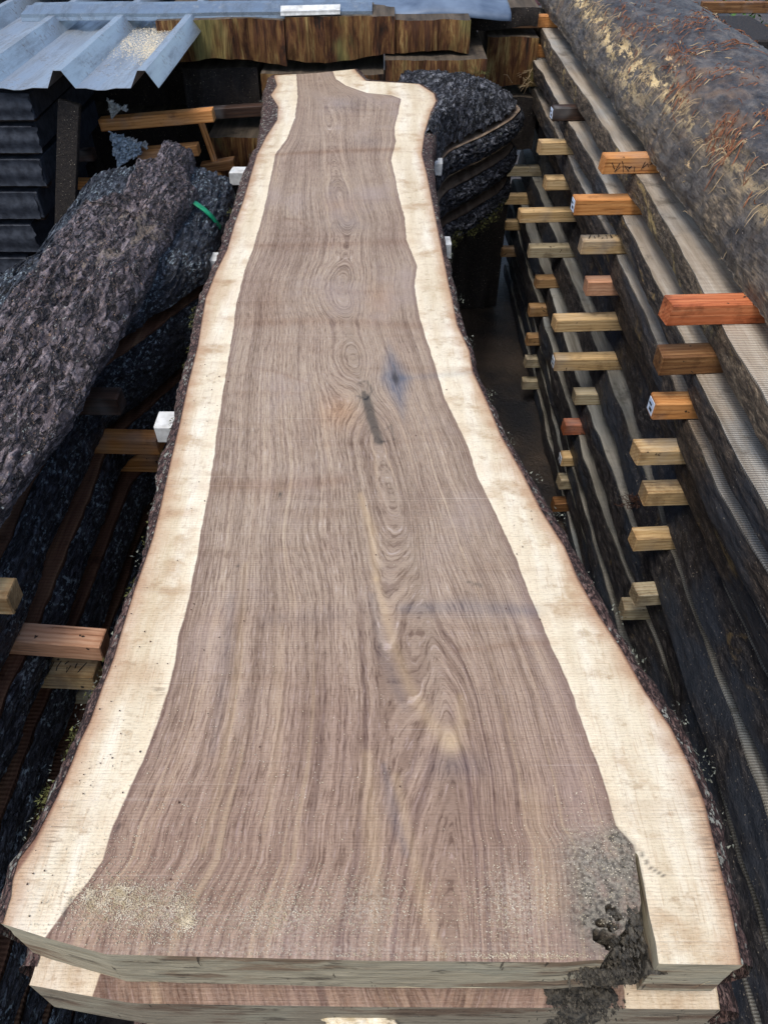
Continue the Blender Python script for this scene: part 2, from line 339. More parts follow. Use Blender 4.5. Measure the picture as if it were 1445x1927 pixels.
def m_log():
    t = NT('debarked_log_top', rough=.46, spec=.38); P = t.pos
    a = t.noise(t.scale(P, (30, 14, 30)), 1, 8, .75, .3); b = t.noise(t.scale(P, (6, 3.2, 6)), 1, 4, .6, .4); f = t.noise(t.scale(P, (170, 26, 170)), 1, 4, .65)
    c = t.ramp(a, [(.34, (.018, .014, .012)), (.5, (.060, .050, .043)), (.68, (.17, .145, .12))])
    c = t.mix(t.rng(b, .56, .68, 0, .75), c, t.mix(a, (.11, .07, .045), (.26, .17, .10)))
    sm = t.attr('side')
    tan = t.ramp(f, [(.34, (.035, .028, .022)), (.5, (.105, .08, .055)), (.68, (.27, .20, .125))])
    tan = t.mix(t.rng(t.noise(P, 11, 4), .45, .65, 0, .8), tan, t.mix(f, (.05, .045, .04), (.14, .125, .11)))
    c = t.mix(t.math('MULTIPLY', sm, t.rng(t.noise(P, 8, 4), .38, .56), clamp=True), c, tan)
    ym = t.math('MULTIPLY', t.attr('ridge'), t.rng(t.noise(t.scale(P, (34, 16, 34)), 1, 6, .75), .49, .55))
    c = t.mix(ym, c, t.mix(t.noise(P, 60, 3), (.50, .30, .10), (.85, .70, .40)))
    fl = t.math('MULTIPLY', t.rng(t.noise(t.scale(P, (26, 9, 26), (3, 9, 2)), 1, 6, .75), .60, .63), t.rng(t.noise(P, 6, 3), .42, .58))
    c = t.mix(fl, c, (.55, .38, .20))
    c = t.mix(t.rng(t.noise(P, 190, 2, .6), .73, .78), c, (.50, .45, .38))
    c = t.mix(t.rng(t.noise(P, 90, 3, .6), .62, .70, 0, .8), c, (.018, .014, .012))
    t.col(c); t.bump(t.math('ADD', a, t.math('ADD', f, t.math('MULTIPLY', fl, .8))), .005, .9); return t.m
M['log'] = m_log()
M['pine'] = m_batten('pale_pine', (.48, .32, .14), (.62, .44, .22), (.72, .55, .31))
M['orange'] = m_batten('orange_fir', (.42, .17, .045), (.60, .27, .085), (.70, .37, .14))
M['red'] = m_batten('red_fir', (.36, .095, .035), (.52, .16, .06), (.62, .25, .11))
M['tan'] = m_batten('tan_batten', (.24, .14, .06), (.36, .22, .10), (.46, .31, .16))
M['brown'] = m_batten('brown_batten', (.10, .045, .02), (.20, .095, .035), (.33, .18, .075))
M['dark'] = m_batten('dark_batten', (.018, .012, .010), (.045, .026, .018), (.085, .045, .028))
M['grey'] = m_batten('grey_pine', (.33, .28, .17), (.44, .38, .25), (.52, .46, .33))
M['pink'] = m_batten('pink_fir', (.50, .24, .13), (.62, .35, .21), (.70, .45, .29))
M['white'] = m_plain('white_painted_end', (.46, .46, .43), (.74, .75, .72), 45, .6)
M['paper'] = m_plain('paper_tag', (.55, .68, .85), (.85, .88, .92), 90, .5)
M['ink'] = m_plain('ink', (.012, .01, .01), (.03, .025, .02), 60, .7)
def m_metal(name, base, dirt=.5, rough=.38):
    t = NT(name, rough=rough, metal=.75, spec=.5); P = t.pos
    a = t.noise(t.scale(P, (30, 4, 30)), 1, 6, .7); b = t.noise(P, 60, 4, .7)
    c = t.mix(t.rng(a, .45, .65), base, tuple(q * .70 for q in base))
    dm = t.math('MULTIPLY', t.rng(b, .52, .66), t.rng(t.noise(P, 7, 3), .42, .6))
    c = t.mix(t.math('MULTIPLY', dm, dirt), c, (.10, .08, .07))
    sp = t.math('MULTIPLY', t.rng(t.noise(P, 260, 2), .64, .70), .7); c = t.mix(sp, c, (.65, .66, .64))
    t.col(c); t.put(t.b.inputs['Roughness'], t.rng(a, .3, .7, rough, rough + .25)); t.put(t.b.inputs['Metallic'], t.math('SUBTRACT', .75, t.math('MULTIPLY', dm, .7)))
    t.bump(a, .003, .4); return t.m
M['metal'] = m_metal('galvanised_steel', (.44, .49, .53), .8, .30)
M['flash'] = m_metal('blue_grey_flashing', (.27, .33, .39), .3, .3)
M['tarp'] = m_plain('blue_tarp', (.07, .10, .15), (.15, .20, .27), 8, .45)
M['maroon'] = m_plain('maroon_sheet', (.06, .022, .026), (.11, .045, .05), 8, .55)
def m_backend():
    t = NT('weathered_back_slab_end', rough=.75, spec=.2); P = t.pos
    a = t.noise(t.scale(P, (24, 8, 4)), 1, 6, .75, .6); f = t.noise(t.scale(P, (160, 30, 6)), 1, 4, .65); b = t.noise(t.scale(P, (7, 3, 3)), 1, 3)
    c = t.ramp(a, [(.36, (.02, .014, .010)), (.45, (.09, .036, .016)), (.54, (.18, .09, .032)), (.66, (.36, .26, .10))])
    c = t.mix(t.rng(b, .5, .62, 0, .6), c, t.mix(f, (.08, .085, .03), (.40, .38, .13)))
    c = t.mix(t.rng(f, .48, .66, 0, .75), c, t.mix(1, c, (.3, .26, .24), 'MULTIPLY'))
    t.col(c); t.bump(t.math('ADD', a, f), .006, .9); return t.m
M['back'] = m_backend()
M['backtop'] = m_sawn('back_slab_top', (.05, .04, .03), (.10, .078, .055), (.16, .125, .09), .2, 40, .4)
M['backdark'] = m_edge('back_dark_end', [(.3, (.008, .007, .007)), (.5, (.022, .017, .014)), (.72, (.05, .04, .03))])
M['char'] = m_plain('dark_rack_board', (.014, .017, .024), (.045, .052, .066), 45, .65)
M['plastic'] = m_plain('torn_plastic', (.22, .28, .34), (.62, .70, .76), 40, .35)
M['strap'] = m_plain('green_strap', (.005, .20, .085), (.01, .32, .15), 60, .4)
M['moss'] = m_plain('moss', (.05, .055, .018), (.19, .19, .06), 90, .9)
M['lichenm'] = m_plain('grey_lichen', (.14, .15, .11), (.3, .31, .24), 90, .9)
M['dust'] = m_plain('sawdust', (.55, .45, .28), (.82, .74, .58), 120, .9)
M['rot'] = m_plain('rotten_wood', (.016, .015, .013), (.115, .10, .075), 140, .95, bd=.006)
M['shred'] = m_plain('bark_shreds', (.09, .032, .016), (.30, .125, .06), 60, .85)
M['straw'] = m_plain('fibres', (.30, .2, .1), (.55, .42, .25), 60, .85)
M['crumb'] = m_plain('crumbs', (.04, .02, .014), (.12, .06, .04), 60, .85)
def m_ground():
    t = NT('muddy_ground', rough=.5, spec=.35); P = t.pos
    n = t.noise(P, 3, 6, .6); g = t.noise(P, 60, 5, .7)
    c = t.ramp(n, [(.35, (.012, .012, .014)), (.5, (.045, .034, .026)), (.65, (.085, .062, .045))])
    c = t.mix(t.rng(g, .55, .68, 0, .7), c, (.02, .02, .026)); t.col(c); t.bump(t.math('ADD', n, g), .01, .8); return t.m
M['ground'] = m_ground()

# ------------------------------------------------------------------ ground
gx, gy = np.meshgrid(np.linspace(-30, 30, 61), np.linspace(-20, 60, 81), indexing='ij')
G = np.stack([gx, gy, gx * 0], -1).reshape(-1, 3)
tag(mk('ground', G, gridf(61, 81), M['ground']), kind='structure')

# ------------------------------------------------------------------ the big top slab
HT = .72; ZT = CZ - HT; TH = .08; ZB = ZT - TH
def curve(pts, hh=HT):
    q = sorted([W(x, y, hh)[::-1] for x, y in pts]); d = np.array([a for a, b in q]); X = np.array([b for a, b in q])
    return lambda y: np.interp(y, d, X)
Lw = [(515,142),(520,160),(508,178),(522,200),(520,225),(500,255),(482,290),(470,330),(455,380),(440,420),(425,470),(405,510),(385,560),(378,600),(370,650),(352,720),(335,800),(318,870),(300,950),(285,1010),(268,1060),(250,1110),(228,1180),(210,1240),(190,1290),(165,1360),(145,1400),(130,1440),(100,1510),(55,1600),(20,1650),(5,1700),(0,1738),(-25,1815),(-60,1900)]
Lb = [(503,142),(495,165),(493,200),(490,230),(480,270),(455,320),(440,370),(425,410),(415,450),(395,500),(375,545),(362,590),(355,640),(335,710),(325,780),(300,850),(285,930),(270,1000),(255,1060),(235,1120),(205,1200),(185,1260),(155,1330),(130,1390),(100,1450),(65,1540),(25,1610),(-5,1660),(-22,1720),(-50,1815),(-80,1900)]
Lh = [(557,130),(560,180),(555,220),(540,260),(518,290),(508,340),(500,380),(490,420),(475,470),(460,510),(445,570),(438,620),(430,670),(422,720),(412,780),(403,850),(393,920),(380,990),(370,1050),(355,1130),(335,1200),(325,1260),(300,1350),(270,1430),(215,1550),(195,1620),(140,1690),(85,1765),(40,1900)]
Rh = [(625,130),(632,148),(650,160),(690,174),(735,178),(755,185),(750,210),(742,240),(745,265),(736,300),(745,340),(750,370),(762,410),(765,450),(785,500),(780,540),(790,600),(810,660),(838,750),(880,840),(900,900),(935,970),(975,1060),(1005,1140),(1040,1220),(1080,1310),(1110,1400),(1140,1480),(1160,1555),(1193,1590),(1205,1650),(1210,1715),(1230,1900)]
Rw = [(668,128),(672,134),(690,151),(740,154),(790,157),(818,175),(822,190),(812,210),(800,250),(795,290),(805,330),(815,380),(825,430),(835,480),(845,530),(852,560),(862,610),(885,660),(892,700),(920,760),(945,820),(985,890),(1020,960),(1065,1030),(1090,1090),(1130,1160),(1170,1220),(1215,1300),(1265,1370),(1300,1440),(1328,1510),(1345,1580),(1360,1640),(1380,1720),(1398,1815),(1410,1900)]
Rb = [(680,128),(684,134),(697,148),(745,150),(800,153),(828,172),(832,195),(820,240),(815,290),(820,340),(830,400),(842,470),(855,520),(870,590),(892,650),(903,705),(935,765),(965,830),(1005,890),(1045,960),(1085,1030),(1125,1100),(1170,1175),(1220,1260),(1285,1350),(1310,1400),(1345,1480),(1370,1560),(1385,1640),(1405,1720),(1422,1800),(1432,1900)]
XL, XLb, XLh, XRh, XR, XRb = [curve(c) for c in (Lw, Lb, Lh, Rh, Rw, Rb)]
YN = W(700, 1812, HT)[1]; YF = W(668, 129, HT)[1]
fx, fd = zip(*[W(x, y, HT) for x, y in [(-30, 1732), (0, 1738), (85, 1765), (120, 1775), (200, 1797), (450, 1803), (700, 1809), (1060, 1812), (1140, 1806), (1240, 1815), (1400, 1817)]])
bx, bd_ = zip(*[W(x, y, HT) for x, y in [(505, 145), (515, 142), (600, 136), (668, 129)]])
def warp_y(x, y):
    return y + (np.interp(x, fx, fd) - YN) * np.exp(-(y - YN) / .09) + (np.interp(x, bx, bd_) - YF) * np.exp(-(YF - y) / .05)
wy = lambda x, y, k=None: warp_y(x, y)
# rows: denser near the eye
tt = np.linspace(0, 1, 620); rows = YN + (YF - YN) * (0.42 * tt + 0.58 * tt ** 2)
NS = 190; s_ = np.linspace(0, 1, NS)
YY = rows[:, None] + 0 * s_[None]
edge_n = lambda y, k: .0016 * n1(y, k, 22, 3)
xl = XL(rows) + edge_n(rows, 1); xr = XR(rows) + edge_n(rows, 2)
XX = xl[:, None] + (xr - xl)[:, None] * s_[None]
YW = warp_y(XX, YY)
# fields --------------------------------------------------
def pxw(x, y): return np.array(W(x, y, HT))
def seg_mask(pts, wid, soft=None, X=XX, Y=YW):
    """soft mask around a polyline given in photo pixels; wid = list of half widths (m)"""
    P = [pxw(*p) for p in pts]; best = np.zeros_like(X)
    for i in range(len(P) - 1):
        a, b = P[i], P[i + 1]; L = b - a; t = np.clip(((X - a[0]) * L[0] + (Y - a[1]) * L[1]) / (L @ L), 0, 1)
        dist = np.hypot(X - a[0] - t * L[0], Y - a[1] - t * L[1]); wv = wid[i] + (wid[i + 1] - wid[i]) * t
        best = np.maximum(best, np.exp(-(dist / wv) ** 2))
    return best
def blob(px, py, rx, ry, X=XX, Y=YW, p=2):
    c = pxw(px, py); r1 = abs(pxw(px + rx, py)[0] - c[0]); r2 = abs(pxw(px, py + ry)[1] - pxw(px, py - ry)[1]) / 2
    return np.exp(-(np.abs((X - c[0]) / r1) ** p + np.abs((Y - c[1]) / r2) ** p))
cx = np.interp(rows, *zip(*sorted([W(x, y, HT)[::-1] for x, y in [(600,135),(620,250),(642,380),(655,420),(645,545),(660,640),(685,735),(710,830),(750,950),(790,1100),(830,1300),(850,1450),(850,1800)]])))
# q(y): how far the cut runs from the pith: zero at the eyes of the figure
def yy_(p): return W(700, p, HT)[1]
kq = [(1830, .012), (1500, .014), (1200, .016), (1000, .020), (900, .030), (860, .034), (810, .025), (735, .0), (640, .055), (600, .06), (545, .0), (490, .055), (440, .05), (415, .02), (380, .0), (335, .045), (250, .06), (200, .03), (170, .0), (130, .05)]
qs = sorted([(yy_(p), v) for p, v in kq]); q = np.interp(rows, [a for a, b in qs], [b for a, b in qs])
ker = np.hanning(9); ker /= ker.sum(); q = np.convolve(np.pad(q, 4, 'edge'), ker, 'valid')
dxc = XX - cx[:, None]
half = np.where(dxc > 0, (XRh(rows) - cx)[:, None], (cx - XLh(rows))[:, None]); dn = dxc / half * .25
PW = np.stack([XX * 5, YW * 2.2, XX * 0], -1)
phase = np.sqrt(dn ** 2 + (q[:, None] * .8) ** 2) + .008 * fbm(PW, 2) + .0014 * fbm(PW * np.array([3.0, 1.4, 1]), 2) + .050 * blob(800, 1170, 62, 230) 
phase += .012 * blob(640, 385, 40, 18) + .018 * blob(648, 545, 26, 22) + .050 * blob(685, 740, 50, 55) + .02 * blob(600, 190, 60, 22) - .014 * blob(560, 1000, 60, 90) + .012 * blob(930, 1030, 70, 60)
soft = np.exp(-(dn / .012) ** 2) * ss(1.5, 1.3, YW)
heart = np.minimum(XX - XLh(YW), XRh(YW) - XX)
cB = pxw(744, 712); rx = .034; ry = abs(pxw(744, 635)[1] - pxw(744, 790)[1]) / 2 * 1.1
sk = (XX - cB[0]) + (YW - cB[1]) * .10
dia = np.abs(sk) / rx + np.abs(YW - cB[1]) / ry + .10 * fbm(np.stack([XX * 60, YW * 20, XX * 0], -1), 2)
blue = ss(1.12, .25, dia) * .95 + .28 * seg_mask([(750, 712), (830, 706), (890, 700)], [.008, .010, .009]) + .42 * seg_mask([(760,1145),(880,1142),(1005,1150)], [.009,.014,.010]) \
    + .16 * seg_mask([(500, 1165), (640, 1160)], [.012, .016]) + .3 * blob(860, 1440, 60, 25) + .28 * blob(655, 195, 40, 14) + .22 * blob(650, 425, 30, 10) + .22 * blob(690, 265, 30, 8)
blue += .38 * seg_mask([(722,1440),(740,1530),(765,1610)], [.003,.007,.003]) + .25 * seg_mask([(700,1120),(720,1230),(760,1330)], [.005,.008,.006]) + .2 * seg_mask([(435,1120),(425,1260),(400,1420)], [.005,.007,.004])
dark = ss(.3, .05, dia) * .85 + .62 * ss(.25, .6, seg_mask([(684,738),(690,752),(700,790),(714,832)], [.004,.0075,.0078,.0066]) + .15 * fbm(np.stack([XX * 200, YW * 60, XX * 0], -1), 2)) + .6 * seg_mask([(672,722),(690,716),(700,735),(690,752),(672,745)], [.0016]*5)
dark += .55 * seg_mask([(725,810),(735,800),(742,828),(712,832)], [.0012]*4) + .6*seg_mask([(880,1095),(905,1102)], [.0015,.0025]) + .9 * blob(527, 930, 3, 4) + .75 * blob(447, 1065, 3, 3)
grey = .6 * seg_mask([(688,748),(700,790),(714,832)], [.008,.009,.008]) + .3 * blob(690, 740, 30, 25)
yel = .75 * seg_mask([(678,930),(700,1000),(708,1090)], [.004,.007,.005]) + .55 * seg_mask([(708,1090),(740,1210),(770,1290),(810,1360),(850,1400)], [.004,.006,.006,.008,.012]) + .5 * seg_mask([(866,1310),(868,1360),(850,1400)], [.004,.007,.010]) \
    + .5 * seg_mask([(690,1420),(700,1560),(710,1700),(705,1800)], [.006,.009,.007,.005]) + .5 * seg_mask([(745,1460),(775,1600),(800,1720),(830,1800)], [.004,.006,.005,.004]) + .4 * seg_mask([(462,1060),(455,1150),(440,1300),(410,1500),(380,1600)], [.004,.005,.006,.005,.004]) + .3*seg_mask([(530,1180),(520,1400),(500,1560)],[.004,.006,.003]) + .35 * seg_mask([(1000,1500),(1040,1700)], [.01,.012])
brown = .55 * blob(505, 570, 35, 35) + .7 * seg_mask([(520,290),(640,283),(745,280)], [.012,.018,.014]) + .35 * seg_mask([(420,908),(520,915),(640,905)], [.014,.013,.012]) + .36 * seg_mask([(400, 915), (520, 915), (650, 902)], [.020, .020, .014]) + .3 * seg_mask([(385, 600), (600, 608), (860, 618)], [.016, .018, .016]) + .28 * seg_mask([(420, 462), (600, 460), (830, 455)], [.02, .02, .02]) + .22 * seg_mask([(490, 290), (640, 285), (800, 278)], [.02, .022, .02]) + .3 * seg_mask([(300, 1165), (640, 1165)], [.02, .02]) + .3 * seg_mask([(900, 880), (1000, 875)], [.014, .014]) + .25 * seg_mask([(1010, 1160), (1120, 1150)], [.014, .014]) + .5 * seg_mask([(860,1225),(980,1212),(1050,1210)], [.004,.005,.004]) + .35 * blob(370, 1180, 0.1, .1) \
    + .5 * seg_mask([(470,690),(530,702),(580,722)], [.003,.004,.003]) + .4 * seg_mask([(500,400),(560,415),(600,440)], [.003,.004,.003]) + .35 * seg_mask([(440,612),(600,600),(790,612)], [.011,.014,.012]) + .3 * seg_mask([(470,462),(600,460),(780,452)], [.012,.012,.012]) \
    + .45 * blob(260, 1270, 40, 25) + .6 * blob(340, 965, 30, 8) + .3*blob(170,1340,40,40)
orange = .9 * blob(640, 775, 35, 30) + .5 * blob(715, 560, 25, 30) + .4 * blob(640, 385, 30, 12)
sapm = ss(.002, -.004, heart)
sapn = .6 + .5 * fbm(np.stack([XX * 30, YW * 25, XX * 0], -1), 4)
for (bx1, by1, rx1, ry1, am1) in [(432,440,26,18,.5),(420,550,40,22,1.0),(380,592,14,10,.7),(455,360,20,12,.4),(395,640,22,14,.5),(350,870,30,20,.7),(325,965,40,14,.8),(300,1085,40,22,.6),(262,1265,34,28,1.0),(232,1310,34,22,.7),(140,1430,50,40,.7),(165,1500,30,30,.6),(100,1560,30,50,.5),(40,1690,30,30,.5),(820,290,20,8,.6),(850,520,18,8,.6),(858,600,14,10,.4),(950,880,24,12,.6),(1085,1010,22,12,.6),(1105,1070,20,14,.5),(1090,1160,36,10,.5),(1150,1250,30,20,.4),(1320,1500,30,40,.5),(1355,1650,22,60,.6)]:
    brown = brown + am1 * blob(bx1, by1, rx1, ry1) * sapm * sapn
crackpts = [(228,1545),(205,1585),(180,1620),(150,1660),(130,1700),(112,1742)]
ckn = ss(-.15, .25, n1(YW.ravel(), 77, 60, 2).reshape(YW.shape))
dark = dark + .8 * seg_mask(crackpts, [.0008,.0012,.001,.0014,.0016,.002]) * ckn + .8 * seg_mask([(1203,1600),(1222,1632),(1250,1650)], [.0012,.0012,.0006]) + .6 * seg_mask([(1180,1530),(1170,1490),(1155,1440)], [.0007,.0006,.0003])
hatch = sapm * (blob(115, 1565, 22, 45) + .9 * blob(1352, 1640, 18, 75, p=3) + .7 * blob(1320, 1520, 22, 40) + .5 * blob(300, 1300, 20, 15))
decay = 1.0 * np.clip(blob(1150, 1660, 85, 90, p=4) + blob(1180, 1600, 40, 60) + blob(1140, 1750, 60, 60), 0, 1) * ss(-.004, .004, heart)
pale = 1.3 * blob(235, 1705, 85, 38) * (.5 + .5 * fbm(np.stack([XX * 40, YW * 60, XX * 0], -1), 3)) + .6 * blob(330, 1720, 40, 40) + .5 * blob(520, 1730, 90, 40) + .55 * blob(970, 1700, 60, 70) + .45 * blob(700, 1710, 50, 50) + .35 * blob(1110, 1620, 70, 80) + .3 * blob(600, 1790, 500, 14)
topdz = .0006 * fbm(np.stack([XX * 9, YW * 5, XX * 0], -1), 3)
holes = [(1129, 1738, 8, 9), (1148, 1712, 7, 7), (1160, 1724, 7, 6), (1142, 1768, 13, 16), (1124, 1762, 8, 12), (1150, 1745, 8, 8)]
hz = 0
for (hx, hy, a, b) in holes: hz = np.maximum(hz, .03 * ss(.30, .55, blob(hx, hy, a, b) + .35 * fbm(np.stack([XX * 160, YW * 160, XX * 0 + hx], -1), 2)))
dark = dark + 1.0 * ss(.003, .018, hz) ; grey = grey * 1  # blackens the holes: the shade inside them is put into the colour
rough_n = ss(.25, 1, decay) * .0025 * fbm(np.stack([XX * 70, YW * 70, XX * 0], -1), 3)
ZZ = ZT + topdz - hz + rough_n
# notch -----------------------------------------------------
notch = [pxw(*p) for p in [(1133, 1850), (1137, 1802), (1150, 1788), (1158, 1768), (1176, 1750), (1183, 1728), (1203, 1716), (1206, 1700), (1200, 1650), (1193, 1598), (1201, 1612), (1213, 1672), (1222, 1725), (1234, 1775), (1244, 1850)]]
def inpoly(x, y, poly):
    c = np.zeros(x.shape, bool); n = len(poly)
    for i in range(n):
        x1, y1 = poly[i]; x2, y2 = poly[(i + 1) % n]
        cond = ((y1 > y) != (y2 > y)) & (x < (x2 - x1) * (y - y1) / (y2 - y1 + 1e-12) + x1); c ^= cond
    return c
def snap(x, y, poly):
    best = None
    for i in range(len(poly) - 1):
        a, b = poly[i], poly[i + 1]; L = b - a; t = np.clip(((x - a[0]) * L[0] + (y - a[1]) * L[1]) / (L @ L), 0, 1)
        px_, py_ = a[0] + t * L[0], a[1] + t * L[1]; d = np.hypot(x - px_, y - py_)
        if best is None: best = (d.copy(), px_, py_)
        else:
            m = d < best[0]; best = (np.where(m, d, best[0]), np.where(m, px_, best[1]), np.where(m, py_, best[2]))
    return best
NRo = len(rows)
FF = gridf(NRo, NS)
vx, vy, vz = XX.ravel().copy(), YW.ravel().copy(), ZZ.ravel().copy()
fcx, fcy = vx[FF].mean(1), vy[FF].mean(1)
keep = ~inpoly(fcx, fcy, notch); FK = FF[keep]
# directed boundary edges
E = np.concatenate([FK[:, [0, 1]], FK[:, [1, 2]], FK[:, [2, 3]], FK[:, [3, 0]]]); key = E[:, 0].astype(np.int64) * 10 ** 7 + E[:, 1]; rk = E[:, 1].astype(np.int64) * 10 ** 7 + E[:, 0]
BE = E[~np.isin(key, rk)]
bv = np.unique(BE); dd, sx_, sy_ = snap(vx[bv], vy[bv], notch); m = (dd < .0045)
vx[bv[m]] = sx_[m]; vy[bv[m]] = sy_[m]
slab = thing('live_edge_slab', (0, 1.4, ZB), 'huge freshly sawn live-edge slab, brown heart and cream sapwood, lying on top of the centre stack', 'wood slab')
N0 = len(vx); bl = {int(v): i for i, v in enumerate(bv)}; nb = len(bv)
LV = 9; side_in = np.where(vx[bv] < XL(vy[bv]) + .003, 1, np.where(vx[bv] > XR(vy[bv]) - .003, -1, 0))
Vall = [np.stack([vx, vy, vz], 1)]
front = (vy[bv] < YN + .04)
for k in range(1, LV + 1):
    f = k / LV; nx = n1(vx[bv] * 1.0, k, 30, 2) * .0012
    Vall.append(np.stack([vx[bv] + side_in * .030 * f ** 1.6, vy[bv] - front * 0 + nx * front, (vz[bv]) * (1 - f) + ZB * f], 1))
Vall = np.concatenate(Vall)
idx = lambda v, k: v if k == 0 else N0 + (k - 1) * nb + bl[v]
SF = [[idx(int(b), k), idx(int(a), k), idx(int(a), k + 1), idx(int(b), k + 1)] for a, b in BE for k in range(LV)]
nbot = len(Vall); Bot = np.stack([np.clip(vx, XL(vy) + .03, XR(vy) - .03), vy, vy * 0 + ZB], 1)
Vall = np.concatenate([Vall, Bot]); BF = FK[:, ::-1] + nbot
FA = FK.tolist() + SF + BF.tolist(); mi = [0] * len(FK) + [1] * len(SF) + [1] * len(BF)
pad = lambda a: np.concatenate([a.ravel(), np.zeros(len(Vall) - N0)])
edge_d = np.minimum(XX - XL(YW), XR(YW) - XX)
mk('sawn_slab', Vall, FA, [M['top'], M['end']], slab, False, dict(phase=pad(phase), heart=pad(heart), blue=pad(blue), dark=pad(dark), grey=pad(grey), yel=pad(yel), brown=pad(brown), orange=pad(orange), decay=pad(decay), pale=pad(pale), soft=pad(soft), hatch=pad(hatch), edge=pad(edge_d)), mi)

def bark_edge(Xw, Xb, side, y0, y1, zt, zb, parent, mat, seed, n=900, under=.028, amp=.006, name='bark_edge'):
    y = np.linspace(y0, y1, n); a = Xw(y) - side * .002; b = Xb(y); wdt = np.abs(b - a)
    prof = [(0, 0.0015), (.25, .001), (.55, -.002), (.85, -.006), (1.0, -.014), (1.12, -.024), (1.15, -.036), (1.02, -.048), (.75, -.06), (.35, -.072), (-.1, -.080), (-.8, -.081)]
    k = len(prof); P = np.zeros((n, k, 3)); sc_ = (zt - zb) / .08
    for j, (u, dz) in enumerate(prof):
        P[:, j, 0] = a + side * np.abs(wdt) * u - (side * under * max(0, (j - 6)) / 5.0)
        P[:, j, 1] = y; P[:, j, 2] = zt + dz * sc_
    nn = fbm(np.stack([P[..., 0] * 40, P[..., 1] * 38, P[..., 2] * 50 + seed], -1), 4); n2 = fbm(np.stack([P[..., 1] * 10, P[..., 2] * 9 + seed, P[..., 0] * 0], -1), 2)
    wgt = np.array([0, .15, .5, .9, 1, 1, 1, 1, 1, .8, .3, 0])[None, :]
    P[..., 0] += side * (nn * amp + n2 * amp * .9) * wgt; P[..., 2] += nn * amp * .6 * wgt * .7
    P[..., 1] = warp_y(P[..., 0], P[..., 1])
    return mk(name, P.reshape(-1, 3), gridf(n, k), mat, parent)
bark_edge(XL, XLb, -1, YN, YF, ZT, ZB, slab, M['barkm'], 3)
bark_edge(XR, XRb, 1, YN, YF, ZT, ZB, slab, M['barkm'], 8, amp=.005)
# reddish inner bark line is in the wood's 'edge' tint. Rotten filling inside the notch
nxs, nys = np.meshgrid(np.linspace(*[pxw(x, 1770)[0] for x in (1120, 1256)], 120), np.linspace(YN - .004, pxw(1200, 1640)[1], 140), indexing='ij')
_q = np.stack([nxs * 45, nys * 22, nxs * 0], -1); cliff = ss(.28, .31, fbm(np.stack([nxs * 12, nys * 5, nxs * 0 + 2], -1), 3) + (nxs - nxs.min()) / np.ptp(nxs) * .5)
nzs = ZT - .058 + .030 * cliff + .012 * fbm(_q, 5, True) + .005 * fbm(_q * 4, 3)
mk('rotten_pocket', np.stack([nxs, nys, nzs], -1).reshape(-1, 3), gridf(120, 140), M['rot'], slab, False)
def debris(name, n, cfun, mat, parent, smin, smax, seed, flat=.6):
    r_ = np.random.default_rng(seed); mb = MB()
    for _ in range(n):
        c = np.array(cfun(r_)); sz = r_.uniform(smin, smax) * np.array([r_.uniform(.5, 1), r_.uniform(.6, 1.8), r_.uniform(.3, flat)])
        pts = [c + sz * v for v in ((1, 0, 0), (-1, .1, 0), (0, 1, .1), (.1, -1, 0), (0, 0, 1), (0, .1, -1))]; pts = [p + r_.normal(size=3) * sz.mean() * .25 for p in pts]
        mb.add(pts, [(0, 2, 4), (2, 1, 4), (1, 3, 4), (3, 0, 4), (2, 0, 5), (1, 2, 5), (3, 1, 5), (0, 3, 5)])
    return tag(mb.build(name, mat, parent), kind='stuff')
nc = pxw(1150, 1790)
debris('crumbled_wood', 1300, lambda r: (nc[0] + r.normal() * .014, max(YN - .001, nc[1] + r.normal() * .012), ZT - r.uniform(.016, .062)), M['rot'], slab, .0007, .0026, 2)
nc2 = pxw(1200, 1716); debris('crumbled_edge', 260, lambda r: (nc2[0] - r.random() * .028, nc2[1] - r.random() ** 2 * .035 + r.normal() * .003, ZT - r.random() ** 2 * .02), M['rot'], slab, .001, .003, 3)
# limb stub growing from the slab's right side at its far end
def limb(parent, hin, hout, inset, seed, moss=False, name='limb_stub', grow=0.0):
    # outline of the limb at plane hh: from the trunk edge near end, out, and back
    o = [(.155, 2.30), (.178, 2.42), (.205, 2.50), (.29, 2.60), (.38, 2.72), (.455, 2.84), (.485, 2.93), (.47, 3.05), (.38, 3.14), (.25, 3.14), (.16, 3.08)]
    o = np.array(o) + np.array([grow, -grow * .6]); L = np.concatenate([[0], np.cumsum(np.hypot(*np.diff(o, axis=0).T))]); n = 220
    u = np.linspace(0, L[-1], n); ox = np.interp(u, L, o[:, 0]); oy = np.interp(u, L, o[:, 1])
    kk = np.hanning(15); kk /= kk.sum(); ox = np.convolve(np.pad(ox, 7, 'edge'), kk, 'valid'); oy = np.convolve(np.pad(oy, 7, 'edge'), kk, 'valid')
    cxx, cyy = .16, 2.80
    return ox, oy, cxx, cyy
